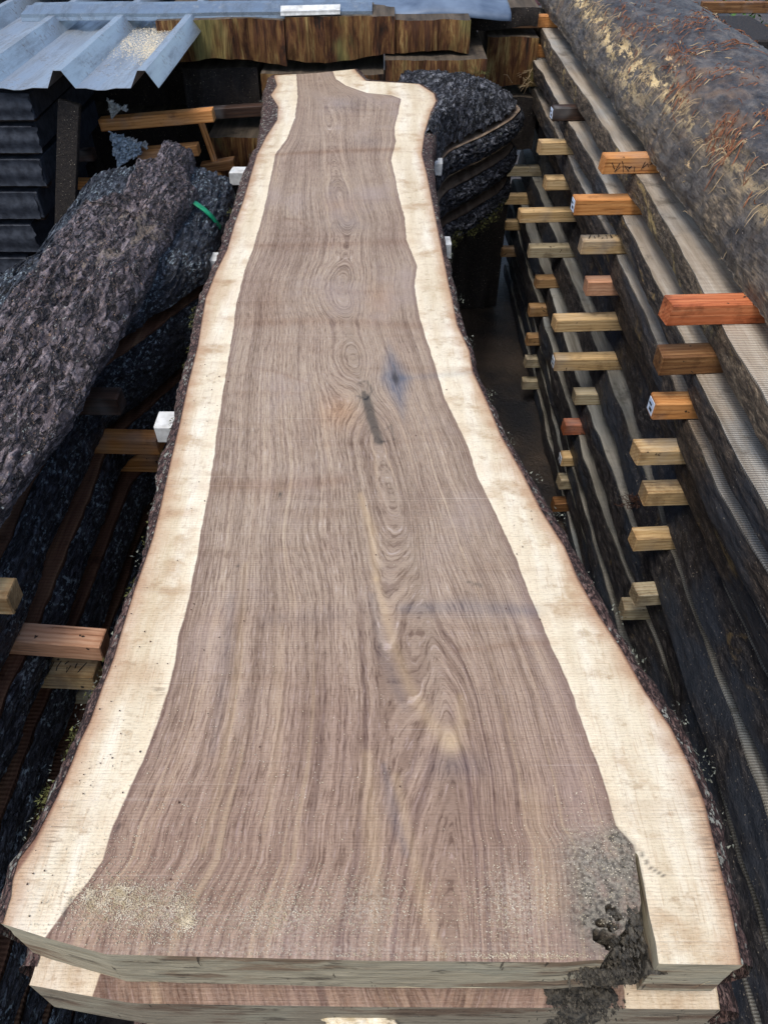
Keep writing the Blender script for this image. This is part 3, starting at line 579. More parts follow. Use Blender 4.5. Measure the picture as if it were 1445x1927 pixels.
def limb_dome(parent):
    ox, oy, cxx, cyy = limb(None, 0, 0, 0, 0); ox = cxx + (ox - cxx) * .95; oy = cyy + (oy - cyy) * .95
    n = len(ox); k = 46; P = np.zeros((n, k, 3))
    # inner line follows the slab's own edge
    yin = np.linspace(2.30, 2.82, n); xin = XR(yin) - .004
    for j in range(k):
        r = j / (k - 1)
        P[:, j, 0] = xin + (ox - xin) * r; P[:, j, 1] = yin + (oy - yin) * r
        P[:, j, 2] = ZT - .002 - .10 * (r ** 2.1) + .018 * math.sin(math.pi * r)
    nn = fbm(np.stack([(P[..., 1] * .57 - P[..., 0] * .82) * 46 + 1.5 * fbm(P * 14, 2), (P[..., 0] * .57 + P[..., 1] * .82) * 15, P[..., 2] * 0 + 4], -1), 4, True)
    P[..., 2] += .030 * (nn - .3) * ss(0, .15, np.linspace(0, 1, k))[None]; P[..., 0] += .005 * nn
    mk('limb_stub', P.reshape(-1, 3), gridf(n, k), M['bark_limb'], parent)
limb_dome(slab)
def limb_layer(parent, hh0, hh1, shrink, seed, mossy=False):
    ox, oy, cxx, cyy = limb(None, 0, 0, 0, 0)
    ox = cxx + (ox - cxx) * shrink + .006 * n1(np.arange(len(ox)) * .05, seed, 1, 2); oy = cyy + (oy - cyy) * shrink
    n = len(ox); k = 26; P = np.zeros((n, k, 3)); fs = np.linspace(0, 1, k)
    nxv, nyv = ox - cxx, oy - cyy; l = np.hypot(nxv, nyv); nxv, nyv = nxv / l, nyv / l
    for j, f in enumerate(fs):
        bul = .008 * math.sin(math.pi * f)
        P[:, j, 0] = ox + nxv * bul; P[:, j, 1] = oy + nyv * bul; P[:, j, 2] = CZ - (hh0 + .002 + (hh1 - hh0 - .008) * f)
    nn = fbm(np.stack([P[..., 0] * 26, P[..., 1] * 26, P[..., 2] * 75 + seed + 1.2 * fbm(P * 12, 2)], -1), 4, True); wgt = np.sin(np.pi * np.clip(fs, .03, .97))[None] ** .4
    P[..., 0] += nxv[:, None] * .022 * nn * wgt; P[..., 1] += nyv[:, None] * .022 * nn * wgt
    a = mk('limb_bark', P.reshape(-1, 3), gridf(n, k), M['bark_limb'], parent)
    T = np.array([[cxx, cyy, CZ - hh0 - .001]] + [[ox[i], oy[i], CZ - hh0 - .001] for i in range(n)]); B = T.copy(); B[:, 2] = CZ - hh1
    FT = [[0, i, i + 1] for i in range(1, n)]; FB = [[n + 1, n + 1 + i + 1, n + 1 + i] for i in range(1, n)]
    mk('limb_sawn_face', np.concatenate([T, B]), FT + FB, M['sawn_limb'], parent, False)

# slabs below the top one (same log)
def lower_slab(i, hh0, hh1, sh, dy, label):
    zt, zb = CZ - hh0, CZ - hh1; y0 = YN + dy
    t = thing('live_edge_slab', (0, 1.4, zb), label, 'wood slab', None)
    n, m = 260, 60; y = np.linspace(y0, 2.72, n); a = XL(y) + sh; b = XR(y) - sh * .8 + (.012 if i == 2 else 0)
    s = np.linspace(0, 1, m); X = a[:, None] + (b - a)[:, None] * s; Y = y[:, None] + 0 * X
    Y = Y + (np.interp(X, fx, fd) - YN) * np.exp(-(Y - y0) / .09) * .6
    top = np.stack([X, Y, X * 0 + zt], -1).reshape(-1, 3)
    bot = top.copy(); bot[:, 2] = zb; FT = gridf(n, m); N = n * m
    loop = [j for j in range(m)] + [k * m + m - 1 for k in range(1, n)] + [(n - 1) * m + j for j in range(m - 2, -1, -1)] + [k * m for k in range(n - 2, 0, -1)]
    SFs = [[loop[q], loop[(q + 1) % len(loop)], loop[(q + 1) % len(loop)] + N, loop[q] + N] for q in range(len(loop))]
    z = np.zeros(2 * N); hrt = np.concatenate([np.minimum(X - (XLh(Y) + sh + .02), (XRh(Y) - sh) - X).ravel()] * 2)
    ph_ = np.concatenate([(np.abs(X - .05) * .6 + .25 * np.exp(-(Y - y0))).ravel()] * 2)
    mk('sawn_slab', np.concatenate([top, bot]), FT.tolist() + SFs + (FT[:, ::-1] + N).tolist(), [M['top'], M['end2']], t, False,
       dict(phase=ph_, heart=hrt, blue=z, dark=z, grey=z, yel=z, brown=z + .5, orange=z, decay=z, pale=z + .1, edge=z + .1), [0] * len(FT) + [1] * (len(SFs) + len(FT)))
    for sd_, fX in ((-1, lambda yy: np.interp(yy, y, a)), (1, lambda yy: np.interp(yy, y, b))):
        bark_edge(fX, lambda yy, fX=fX, sd_=sd_: fX(yy) + sd_ * .018, sd_, y0, 2.72, zt, zb, t, M['barkm'], 10 + i, 500)
    limb_layer(t, hh0, hh1, 1 - .03 * (i - 2), i)
    return t
s2 = lower_slab(2, .832, .912, -.004, -.008, 'second slab of the centre stack, a brown strip showing below the big slab')
lower_slab(3, .956, 1.036, .04, .03, 'third slab of the centre stack, its barky limb stub showing right of the big slab')
lower_slab(4, 1.074, 1.154, .05, .01, 'fourth slab of the centre stack, its mossy limb stub lowest beside the dark gap')
# decayed end of the second slab under the notch
def lump(name, c, r, mat, parent, seed, amp=.3, n=40):
    th, ph_ = np.meshgrid(np.linspace(0, math.pi, n), np.linspace(0, 2 * math.pi, n * 2), indexing='ij')
    D = np.stack([np.sin(th) * np.cos(ph_), np.sin(th) * np.sin(ph_), np.cos(th)], -1)
    D = np.sign(D) * np.abs(D) ** .6
    k = 1 + amp * fbm(D * 2.2 + seed, 4) ; P = D * k[..., None] * np.array(r) + np.array(c)
    return mk(name, P.reshape(-1, 3), gridf(n, 2 * n), mat, parent)
cR = W(1115, 1870, .80)
lump('rotten_end', (cR[0] - .004, YN + .014, CZ - .858), (.034, .024, .046), M['rot'], s2, 5, .35, 70)
debris('crumbled_wood', 1100, lambda r: (cR[0] - .004 + r.normal() * .016, YN - .010 - r.random() * .003 + abs(r.normal()) * .01, CZ - r.uniform(.806, .905)), M['rot'], s2, .0007, .0024, 7)
cR = W(680, 1925, .86); lump('sawdust_clump', (cR[0], YN - .004, CZ - .885), (.035, .012, .012), M['dust'], s2, 9, .5)

# moss on the left bark edge, and on the limb
def tufts(pts, mat, name, parent, n=60, r=.007, l=.008, seed=1):
    rs = random.Random(seed); mb = MB()
    for (x, y, z) in pts:
        for _ in range(n):
            a = rs.random() * 6.283; q = rs.random() ** .5 * r; p = np.array([x + q * math.cos(a), y + q * 1.8 * math.sin(a), z + rs.uniform(-.006, .004)])
            d = np.array([rs.uniform(-1, 1), rs.uniform(-1, 1), rs.uniform(-.2, 1)]); d /= np.linalg.norm(d); e = np.cross(d, (rs.random(), rs.random(), .3)); e /= np.linalg.norm(e) + 1e-6
            ll = l * rs.uniform(.4, 1); ww = ll * .28
            mb.add([p - e * ww, p + e * ww, p + d * ll + e * ww * .3], [(0, 1, 2)])
    return mb.build(name, mat, parent)
mp = []
for px, py in [(358,600),(357,612),(352,660),(345,690),(328,790),(300,860),(278,990),(270,1020),(245,1105),(236,1125),(208,1235),(200,1245),(196,1262),(165,1310),(137,1385),(132,1400),(124,1415),(88,1490),(78,1505),(74,1522),(320,800),(425,400),(362,585)]:
    x, y = W(px + 6, py, HT + .02); mp.append((x, y, CZ - HT - .018))
tufts(mp, M['moss'], 'moss', slab, 34, .007, .006, 3)
mp = []
for px, py in [(340,850),(283,965),(262,1045),(222,1180),(180,1285),(150,1345),(108,1450),(60,1555),(492,215),(490,190),(470,290),(440,370)]:
    x, y = W(px + 4, py, HT + .01); mp.append((x, y, CZ - HT - .010))
for px, py in [(850,480),(868,560),(890,640),(925,740),(960,820),(1010,900),(1055,975),(1110,1090),(1160,1160),(1205,1240),(1280,1350),(1330,1440),(1365,1560),(1330,1445)]:
    x, y = W(px - 2, py, HT + .006); mp.append((x, y, CZ - HT - .008))
tufts(mp, M['lichenm'], 'lichen', slab, 26, .010, .005, 4)
mp = [(.30 + random.uniform(-.1, .09), 3.0 + random.uniform(-.05, .08), ZT - .01 + random.uniform(-.012, .015)) for _ in range(16)]
tufts(mp, M['moss'], 'limb_moss', slab, 60, .02, .006, 5)
mp = []
for _ in range(22):
    u = random.random(); mp.append((.22 + .22 * u, 2.49 + .30 * u, CZ - 1.10 - random.random() * .05))
tufts(mp, M['moss'], 'limb_moss', bpy.data.objects['live_edge_slab.003'], 70, .02, .006, 6)

# sawdust and crumbs on the slab
def grains(areas, mat, name, smin, smax, seed, label):
    rs = np.random.default_rng(seed); V = []; Fc = []
    for (px, py, rx_, ry_, n) in areas:
        for _ in range(n * (2 if 'dust' in name else 1)):
            qx, qy = px + rs.normal() * rx_, py + rs.normal() * ry_; x, y = W(qx, qy, HT)
            if x < XL(y) + .004 or x > XR(y) - .004 or y < np.interp(x, fx, fd) + .002 or inpoly(np.array([x]), np.array([y]), notch)[0]: continue
            s = rs.uniform(smin, smax); z = ZT + .0012; o = len(V); a = rs.uniform(0, 6.28)
            for k in range(3): V.append((x + s * math.cos(a + 2.1 * k) * rs.uniform(.5, 1.3), y + s * math.sin(a + 2.1 * k) * rs.uniform(.5, 1.3), z + rs.uniform(-.0004, .0004)))
            V.append((x, y, z + s * 1.1)); Fc += [(o, o + 1, o + 3), (o + 1, o + 2, o + 3), (o + 2, o, o + 3), (o, o + 2, o + 1)]
    return tag(mk(name, V, Fc, mat, None, False), label, name.replace('_', ' '), None, 'stuff')
grains([(240,1700,55,22,1500),(170,1690,10,12,180),(225,1680,14,8,260),(345,1715,14,22,260),(355,1735,8,10,200),(265,1745,90,20,500),(560,1710,120,40,600),(520,1720,50,25,300),(970,1700,45,60,420),(900,1720,200,45,300),(700,1700,60,50,200),(620,1800,260,4,260),(1000,1802,80,4,160),(400,1500,150,120,350),(1110,1600,50,60,260),(230,1640,70,50,300),(600,1400,300,150,120)], M['dust'], 'sawdust', .0003, .0009, 5, 'pale sawdust grains scattered over the near end of the big slab')
grains([(350,900,40,250,34),(240,1280,50,120,26),(180,1420,60,60,14),(560,1050,120,80,12),(650,1350,200,150,8),(850,650,60,80,8),(1000,1000,60,120,14),(400,700,30,60,16),(680,420,90,200,10),(960,850,40,60,8),(60,1650,20,30,10)], M['crumb'], 'bark_crumbs', .0006, .0016, 6, 'dark bark crumbs scattered over the sapwood of the big slab')

# ------------------------------------------------------------------ battens
def batten_proto(mat):
    mb = MB(); mb.box((0, -.02, 0), (.42, .02, .04), .0022)
    return mb
brs = random.Random(21)
def batten(x, y, hh_bot, col, label, group, L=.42, yaw=2.5, side=1, h=.04, wd=.04, tagp=None, ink=False, z=None, tilt=0):
    """x = outer end; the batten runs from there in direction side"""
    key_ = (col, round(L, 3), round(h, 4), round(wd, 4))
    mb = MB(); mb.box((0, -wd / 2 * brs.uniform(.93, 1.07), 0), (L, wd / 2 * brs.uniform(.93, 1.07), h * brs.uniform(.95, 1.0)), brs.uniform(.0012, .0035))
    sx_e = brs.uniform(-.09, .09); sz_e = brs.uniform(-.08, .08)
    mb.v = [(vx_ + (sx_e * vy_ + sz_e * vz_ if vx_ < .1 else 0) + (brs.uniform(-.0007, .0007) if vx_ < .1 else 0), vy_ + brs.uniform(-.0005, .0005), vz_) for vx_, vy_, vz_ in mb.v]
    o = mb.build('batten', M[col], None, False)
    o.location = (x, y, (CZ - hh_bot if z is None else z) + .0005)
    o.rotation_euler = (0, R(tilt), R(yaw if side > 0 else 180 + yaw))
    tag(o, label, 'batten', group)
    if tagp:
        m2 = MB(); m2.box((-.0012, -.014, .006), (-.0002, .014, .034)); p = m2.build('paper_tag', M['paper'], None); p.parent = o
        m3 = MB(); m3.box((-.0018, -.009, .012), (-.0013, .004, .018)); m3.box((-.0018, -.003, .022), (-.0013, .010, .026)); k = m3.build('tag_print', M['ink'], None); k.parent = p
    if ink:
        m2 = MB(); rs = random.Random(ink)
        for q in range(9):
            x0 = .02 + q * .011; a = [(x0 + rs.uniform(-.003, .012), -wd / 2 - .0004, rs.uniform(.006, h - .008)) for _ in range(3)] if ink == 1 else [(x0 + rs.uniform(-.004, .006), rs.uniform(-.012, .012), h + .0004) for _ in range(3)]
            m2.tube(a, .0009, 4)
        k = m2.build('marking', M['ink'], None); k.parent = o
    return o
ORD = ['topmost', 'second', 'third', 'fourth', 'fifth', 'sixth', 'seventh', 'eighth', 'ninth', 'tenth', 'eleventh', 'twelfth']
WORD = dict(tan='dull tan', pine='pale pine', orange='orange', red='bright red-orange', brown='brown', dark='dark stained', grey='grey-yellow', pink='pinkish')
GT = [.667, .765, .867, .98, 1.09, 1.215, 1.335, 1.45, 1.577, 1.675, 1.78]     # board tops below the eye, right stack
RG = 'battens between the boards of the right-hand stack'
def rcol(colname, y, items):
    for k, it in enumerate(items):
        g, x, col = it[:3]; kw = it[3] if len(it) > 3 else {}
        lab = f"{WORD[col]} batten end, {ORD[k]} in the {colname} batten column of the right-hand stack"
        batten(x, y + kw.pop('dy', 0), GT[g], col, lab, RG, yaw=kw.pop('yaw', 2.5 + random.uniform(-1.5, 2)), **kw)
rcol('nearest', 1.165, [(0, .479, 'red', dict(yaw=3)), (1, .492, 'brown', dict(wd=.045)), (2, .505, 'orange', dict(tagp=1, wd=.042)), (3, .50, 'pine'), (4, .542, 'pine'), (5, .545, 'pine', dict(dy=-.015)), (6, .562, 'grey', dict(dy=-.07, L=.3)), (7, .571, 'grey', dict(dy=-.02, L=.3))])
rcol('second nearest', 1.86, [(0, .514, 'orange', dict(ink=1, yaw=3.5)), (1, .465, 'orange', dict(tagp=1)), (2, .50, 'pine', dict(ink=2)), (3, .535, 'pink'), (4, .468, 'pine'), (5, .486, 'pine', dict(tagp=1)), (6, .567, 'grey'), (7, .552, 'red'), (8, .565, 'pine', dict(tagp=1)), (9, .574, 'grey'), (10, .57, 'brown')])
rcol('third nearest', 2.58, [(1, .527, 'dark', dict(tagp=1)), (2, .50, 'pine'), (3, .536, 'pine'), (4, .465, 'pine'), (5, .513, 'grey'), (6, .554, 'tan'), (7, .546, 'tan'), (8, .553, 'tan'), (9, .56, 'grey'), (10, .563, 'grey')])
rcol('farthest', 3.35, [(0, .482, 'orange', dict(yaw=3)), (1, .549, 'orange'), (2, .53, 'pine'), (5, .515, 'grey'), (6, .528, 'pine'), (7, .545, 'pine'), (8, .54, 'tan')])

# ------------------------------------------------------------------ boards with waney edges
def board(name, label, cat, group, xe, side, width, y0, y1, hh0, hh1, out, msawn, medge, seed, amp=.004, bulge=.008, n=420, k=12, edge_name='waney_edge', furrow=(30, 8, 40), ridged=False, cant=0.0):
    """side=+1: body toward +x, edge faces -x.  xe(y): top edge; out(y): how much further the bottom edge stands out"""
    zt, zb = CZ - hh0, CZ - hh1; y = np.linspace(y0, y1, n)
    xt = xe(y); xb = xt - side * out(y)
    cxm = float(np.mean(xt)) + side * width / 2
    xin = xt + side * width
    t = thing(name, (cxm, (y0 + y1) / 2, zb), label, cat, group)
    ring = []
    for f in (1, .75, .5, .3, .15, .05, 0): ring.append((xt + (xin - xt) * f, zt))
    for f in (.0, .3, 1): ring.append((xb + (xin - xb) * f, zb))
    P = np.zeros((n, len(ring), 3))
    for j, (X, z) in enumerate(ring): P[:, j, 0] = X; P[:, j, 1] = y; P[:, j, 2] = z
    m = len(ring); Fs = gridf(n, m, 0, True).tolist(); Fs += [list(range(m))[::-1], [(n - 1) * m + j for j in range(m)]]
    mk('sawn_board', P.reshape(-1, 3), Fs, msawn, t, False)
    P = np.zeros((n, k, 3))
    for j in range(k):
        f = j / (k - 1); P[:, j, 0] = xt + (xb - xt) * f - side * (.0025 + bulge * math.sin(math.pi * f) ** .7); P[:, j, 1] = y; P[:, j, 2] = zt - .0008 + (zb - zt + .0016) * f
    q = np.stack([P[..., 0] * furrow[0], P[..., 1] * furrow[1], P[..., 2] * furrow[2] + seed * 5.3], -1); nn = fbm(q, 4, ridged)
    wgt = (np.sin(np.pi * np.clip(np.linspace(0, 1, k), .04, .96)) ** .5)[None]
    P[..., 0] -= side * amp * nn * wgt
    if ridged: P[..., 1] += amp * .4 * fbm(q + 9, 2) * wgt
    mk(edge_name, P.reshape(-1, 3), gridf(n, k), medge, t)
    return t
XE = [.63, .598, .582, .597, .632, .668, .638, .605, .60, .61, .62, .625]
AM = [.02, .012, .014, .014, .012, .018, .022, .022, .020, .016, .014, .014]
OUTB = [0, -.004, -.008, -.006, -.008, .012, .010, .002, .000, -.002, -.002, -.002]
RBG = 'weathered boards of the right-hand stack'
for i in range(1, 12):
    hh0 = GT[i - 1]; hh1 = (GT[i] - .0405) if i < 11 else 1.842
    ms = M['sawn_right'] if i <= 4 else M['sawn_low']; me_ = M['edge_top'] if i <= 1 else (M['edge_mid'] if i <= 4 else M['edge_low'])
    def xe(y, i=i):
        return XE[i] + ((-.022 if i <= 5 else 0) + (.045 if i in (7, 8) else 0)) * np.exp(-((y - 1.0) / .35) ** 2) + AM[i] * .85 * n1(y, i + 20, 2.1, 2) + .006 * n1(y, i + 40, 9, 2)
    out = lambda y, i=i: OUTB[i] + .007 * n1(y, i + 60, 4, 2) + (.016 * ss(1.75, 1.1, y) if i >= 5 else 0)
    nm = ['', 'first', 'second', 'third', 'fourth', 'fifth', 'sixth', 'seventh', 'eighth', 'ninth', 'tenth', 'lowest'][i]
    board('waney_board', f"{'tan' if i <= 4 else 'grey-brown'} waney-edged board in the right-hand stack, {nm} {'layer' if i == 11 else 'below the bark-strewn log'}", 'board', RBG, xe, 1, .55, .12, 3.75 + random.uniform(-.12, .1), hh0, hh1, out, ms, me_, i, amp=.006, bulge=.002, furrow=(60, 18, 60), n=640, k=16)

# splinters and peeled fibre bunches at battens in the right stack
def fibre_bunch(c, n, l, mat, seed, parent=None, sp=.02, dirn=(0, 0, 0)):
    rs = random.Random(seed); mb = MB()
    for _ in range(n):
        p = np.array(c) + np.array([rs.gauss(0, sp), rs.gauss(0, sp), rs.gauss(0, sp * .5)]); d = np.array([rs.gauss(0, 1) + dirn[0], rs.gauss(0, 1) + dirn[1], rs.gauss(0, .6) + dirn[2]]); d /= np.linalg.norm(d)
        L = l * rs.uniform(.4, 1.2); e = np.array([rs.gauss(0, 1), rs.gauss(0, 1), rs.gauss(0, 1)]) * L * .12
        mb.tube([p, p + d * L * .5 + e, p + d * L], [.0011, .0009, .0003], 3)
    return mb
fb = fibre_bunch((.585, 3.30, CZ - .82), 60, .06, M['straw'], 4, sp=.03).build('bark_fibres', M['straw'])
tag(fb, 'tangle of pale loose fibres around the far battens of the right-hand stack', 'fibres', None, 'stuff')
fb = fibre_bunch((.615, 1.34, CZ - 1.26), 90, .022, M['brown'], 5, sp=.012, dirn=(-1.2, 0, .2)).build('root_burl', M['crumb'])
tag(fb, 'bristly dark burl on the board edge left of the third lowest batten', 'burl')

# ------------------------------------------------------------------ the log on the right stack
cs = [(.625, .640), (.622, .615), (.632, .585), (.645, .555), (.662, .532), (.69, .512), (.73, .492), (.79, .474), (.86, .468), (.93, .482), (1.0, .515), (1.06, .565), (1.10, .64)]
lg = thing('half_log', (.86, 2.0, CZ - .627), 'big half-round log strewn with rusty bark shreds on top of the right-hand stack', 'log')
cl = np.concatenate([[0], np.cumsum(np.hypot(*np.diff(np.array(cs), axis=0).T))]); kk_ = 110; uu = np.linspace(0, cl[-1], kk_)
cxs = np.interp(uu, cl, [c[0] for c in cs]); chs = np.interp(uu, cl, [c[1] for c in cs])
n = 700; yl = np.linspace(.3, 3.85, n)
P = np.zeros((n, kk_, 3)); sway = .012 * n1(yl, 91, 1.2, 2); lift = .012 * n1(yl, 92, 1.5, 2); fat = 1 + .05 * n1(yl, 93, 1.0, 2)
base_h = .627
P[..., 0] = (cxs[None] - .625) * fat[:, None] + .625 + sway[:, None] + .010 * n1(yl, 94, 7, 2)[:, None]
P[..., 1] = yl[:, None]; P[..., 2] = CZ - (base_h - (.64 - chs[None]) * (fat[:, None] + lift[:, None] * 3) * 1.0)
rough = fbm(np.stack([P[..., 0] * 12, P[..., 1] * 5, P[..., 2] * 12], -1), 4); fine_ = fbm(np.stack([P[..., 0] * 45, P[..., 1] * 25, P[..., 2] * 45], -1), 3, True)
uf = uu / cl[-1]; ridge_u = uu[None] - (.125 + .02 * n1(yl, 95, 6, 3)[:, None])
P[..., 2] += .010 * rough + .0035 * fine_; P[..., 0] += -.006 * fine_ * (uf[None] < .3)
P[..., 2] += .010 * ss(-.004, .006, ridge_u) * (1 - ss(.05, .12, ridge_u))       # bark lip along the ridge
P[:, 0, 2] = CZ - base_h - .001
sidea = (1 - ss(-.01, .01, ridge_u)); ridgea = np.exp(-((ridge_u + .012) / .016) ** 2) * (ss(1.5, 2.2, yl)[:, None] * .9 + .35) + .7 * np.exp(-((ridge_u + .045) / .03) ** 2) * np.exp(-((yl[:, None] - 2.25) / .22) ** 2)
mk('log_surface', P.reshape(-1, 3), gridf(n, kk_), M['log'], lg, True, dict(side=sidea.ravel(), ridge=ridgea.ravel()))
cap = [list(P[0].tolist()), list(P[-1].tolist())]
mk('log_end', cap[0], [list(range(kk_))], M['sawn_right'], lg, False); mk('log_end', cap[1], [list(range(kk_))[::-1]], M['sawn_right'], lg, False)
bt = [(.628, .3), (1.11, .3), (1.11, 3.85), (.628, 3.85)]
yb = np.linspace(.3, 3.85, 200); xbL = np.interp(yb, yl, P[:, 0, 0]); xbR = np.interp(yb, yl, P[:, -1, 0])
mk('log_underside', [(a, b, CZ - base_h) for a, b in zip(xbL, yb)] + [(a, b, CZ - base_h) for a, b in zip(xbR, yb)], [[i, i + 1, 201 + i, 200 + i] for i in range(199)], M['sawn_right'], lg, False)
def logz(x, y):
    i = int(np.clip((y - .3) / 3.55 * (n - 1), 0, n - 1)); return float(np.interp(x, P[i, :, 0], P[i, :, 2]))
# rusty bark shreds lying on the log: clusters (photo pixels on the log's crown)
rs = random.Random(3); mb = MB(); mb2 = MB()
def shred(b, x, y, ang, L, r, arch=.006):
    pts = []; k = 4; bend = rs.uniform(-.35, .35)
    for q in range(k):
        u = q / (k - 1) - .5; a = ang + bend * u; px_, py_ = x + L * u * math.cos(a), y + L * u * math.sin(a)
        pts.append((px_, py_, logz(px_, py_) + .002 + arch * (1 - 4 * u * u) + rs.uniform(-.0015, .0015)))
    b.tube(pts, [r * .4, r, r * .9, r * .25], 3)
clus = [(1290,70,60,18,70,.5),(1270,110,26,20,50,1.1),(1180,45,60,35,60,1.0),(1220,60,25,18,24,.9),(1300,118,50,10,26,.3),(1380,110,50,10,24,-.2),(1350,280,30,18,50,.55),(1370,300,40,20,40,.6),(1290,200,30,14,18,.6),(1250,250,25,12,12,.9),(1390,380,25,30,30,1.2),(1420,240,30,14,18,.4),(1230,20,30,12,30,1.0),(1310,150,60,40,26,.5),(1380,170,50,40,22,.5),(1200,100,30,30,22,1.0),(1330,430,60,60,20,.7),(1400,500,40,60,18,1.0),(1250,180,60,60,24,.9),(1340,60,60,40,30,.4)]
for (px, py, rx_, ry_, cnt, ang) in clus:
    for _ in range(int(cnt * .95)):
        qx, qy = px + rs.gauss(0, rx_ * .5), py + rs.gauss(0, ry_ * .5); x, y = W(qx, qy, .49)
        if x < .66: x, y = W(qx, qy, .53)
        if .64 < x < 1.02 and .4 < y < 3.8: shred(mb if rs.random() < .93 else mb2, x, y, ang + .15 + rs.gauss(0, .35), rs.uniform(.008, .045) * rs.uniform(.5, 1.1), rs.uniform(.0006, .0019), rs.uniform(.001, .006))
for _ in range(160):
    y = rs.uniform(.7, 3.7); x = rs.uniform(.64, 1.0); shred(mb if rs.random() < .5 else mb2, x, y, rs.uniform(0, 3.1), rs.uniform(.01, .05), rs.uniform(.0005, .0014), .003)
for _ in range(260):      # frayed fibres along the ridge
    y = rs.uniform(.9, 3.7); x = .655 + rs.gauss(0, .012); shred(mb2, x, y, rs.gauss(2.4, .5), rs.uniform(.012, .04), rs.uniform(.0004, .001), .006)
tag(mb.build('bark_shreds', M['shred']), 'rusty red-brown bark shreds strewn in tufts over the half-round log', 'bark shreds', None, 'stuff')
tag(mb2.build('wood_slivers', M['straw']), 'pale straw-coloured wood slivers along the ridge of the half-round log', 'slivers', None, 'stuff')

# ------------------------------------------------------------------ the left stack: wet black bark slabs
LH = [(.725, .825), (.86, .995), (1.03, 1.115), (1.15, 1.255), (1.29, 1.39), (1.425, 1.52), (1.56, 1.66), (1.70, 1.842)]
LBG = 'wet black bark-covered slabs of the left-hand stack'
LX = [(-.60, .55), (-.60, .50), (-.595, .42), (-.585, .36), (-.58, .3), (-.585, .2), (-.59, .1), (-.6, .1)]
for i, (a, b) in enumerate(LH):
    x0, fl = LX[i]
    def xe(y, i=i, x0=x0, fl=fl): return x0 + fl * np.clip(y - 1.28, 0, .34) + .012 * n1(y, i + 120, 2.5, 2) + .007 * n1(y, i + 130, 12, 2)
    if i == 0: continue
    nm = ['top', 'second', 'third', 'fourth', 'fifth', 'sixth', 'seventh', 'lowest'][i]
    board('bark_slab', f"wet black bark-edged slab, {nm} layer of the left-hand stack", 'wood slab', LBG, xe, -1, .34, .15, 2.08 - .02 * i, a, b,
          lambda y, i=i: -.006 + .008 * n1(y, i + 140, 5, 2), M['sawn_left'], M['bark_left'], 30 + i, amp=.012, bulge=.012, n=640, k=30, edge_name='bark_edge', furrow=(75, 13, 85), ridged=True)
# top slab of the left stack: rounded, bark up
t0 = thing('bark_slab', (-.8, 1.2, CZ - .825), 'wet black rounded bark slab, top layer of the left-hand stack under the loose slab', 'wood slab', LBG)
n0, k0 = 620, 120; y = np.linspace(.15, 2.10, n0)
xe0 = -.60 + .50 * np.clip(y - 1.26, 0, .36) + .010 * n1(y, 201, 2.5, 2) + .012 * n1(y, 202, 14, 3) + .004
P0 = np.zeros((n0, k0, 3))
for j in range(k0):
    f = j / (k0 - 1); ang = f * math.pi
    P0[:, j, 0] = xe0 - .20 * (1 - math.cos(ang)); P0[:, j, 2] = CZ - .826 + .085 * max(0, math.sin(ang)) ** .55; P0[:, j, 1] = y
nn = fbm(np.stack([P0[..., 0] * 60, P0[..., 1] * 13, P0[..., 2] * 60], -1), 4, True) * 1.3
wg = (ss(0, .05, np.linspace(0, 1, k0)) * ss(1, .95, np.linspace(0, 1, k0)))[None]
P0[..., 0] += .008 * nn; P0[..., 2] += .010 * nn * wg
mk('bark', P0.reshape(-1, 3), gridf(n0, k0), M['bark_left'], t0)
mk('sawn_face', [(a, b, CZ - .8255) for a, b in zip(xe0 - .004, y)] + [(a - .392, b, CZ - .8255) for a, b in zip(xe0, y)], [[i, i + 1, n0 + i + 1, n0 + i] for i in range(n0 - 1)], M['sawn_left'], t0, False)
# loose bark slab on the left
Lo = [(-60,660),(0,585),(30,548),(60,510),(95,450),(120,420),(140,395),(150,390),(190,395),(225,370),(240,335),(252,312),(290,299)]
Ro = [(-140,1080),(0,890),(20,860),(45,835),(70,800),(100,765),(122,735),(140,700),(170,650),(195,620),(215,590),(240,545),(262,515),(285,470),(292,440),(310,425),(335,385),(350,360),(368,338),(345,312)]
HLo = .675
lo = sorted([W(x, y, HLo)[::-1] for x, y in Lo]); ro = sorted([W(x, y, HLo + .02)[::-1] for x, y in Ro])
y = np.linspace(.62, 2.12, 700)
xl0 = np.interp(y, [a for a, b in lo], [b for a, b in lo]); xl0 = np.where(y < lo[0][0], lo[0][1] - .0 * y, xl0); xr0 = np.interp(y, [a for a, b in ro], [b for a, b in ro])
xl0 = np.minimum(xl0, xr0 - .03)
tl = thing('loose_bark_slab', (-.65, 1.3, CZ - .72), 'long loose slab of flaky purple-brown bark lying across the left-hand stack', 'bark slab')
k1 = 120; P1 = np.zeros((len(y), k1, 3)); s = np.linspace(0, 1, k1)
nx1 = .006 * n1(y, 301, 22, 3); nx2 = .007 * n1(y, 302, 20, 3)
X1 = (xl0 + nx1)[:, None] + ((xr0 + nx2) - (xl0 + nx1))[:, None] * s[None]
prof = .036 * np.clip(1 - np.abs(2 * s - 1) ** 9, 0, 1)
P1[..., 0] = X1; P1[..., 1] = y[:, None] + .03 * (s[None] - .5) * 0
edgef = ss(2.12, 2.05, y)[:, None] * .6 + .4
P1[..., 2] = CZ - HLo - .045 + prof[None] * edgef + .012 * n1(y, 303, 3, 2)[:, None] - .035 * (s[None] - .6)
q = np.stack([P1[..., 0] * 26 - P1[..., 1] * 2, P1[..., 1] * 5, P1[..., 0] * 0], -1)
nn = fbm(q, 5, True); n2_ = fbm(q * .35 + 4, 3, True); n3_ = fbm(np.stack([P1[..., 0] * 90, P1[..., 1] * 55, P1[..., 0] * 0], -1), 3, True)
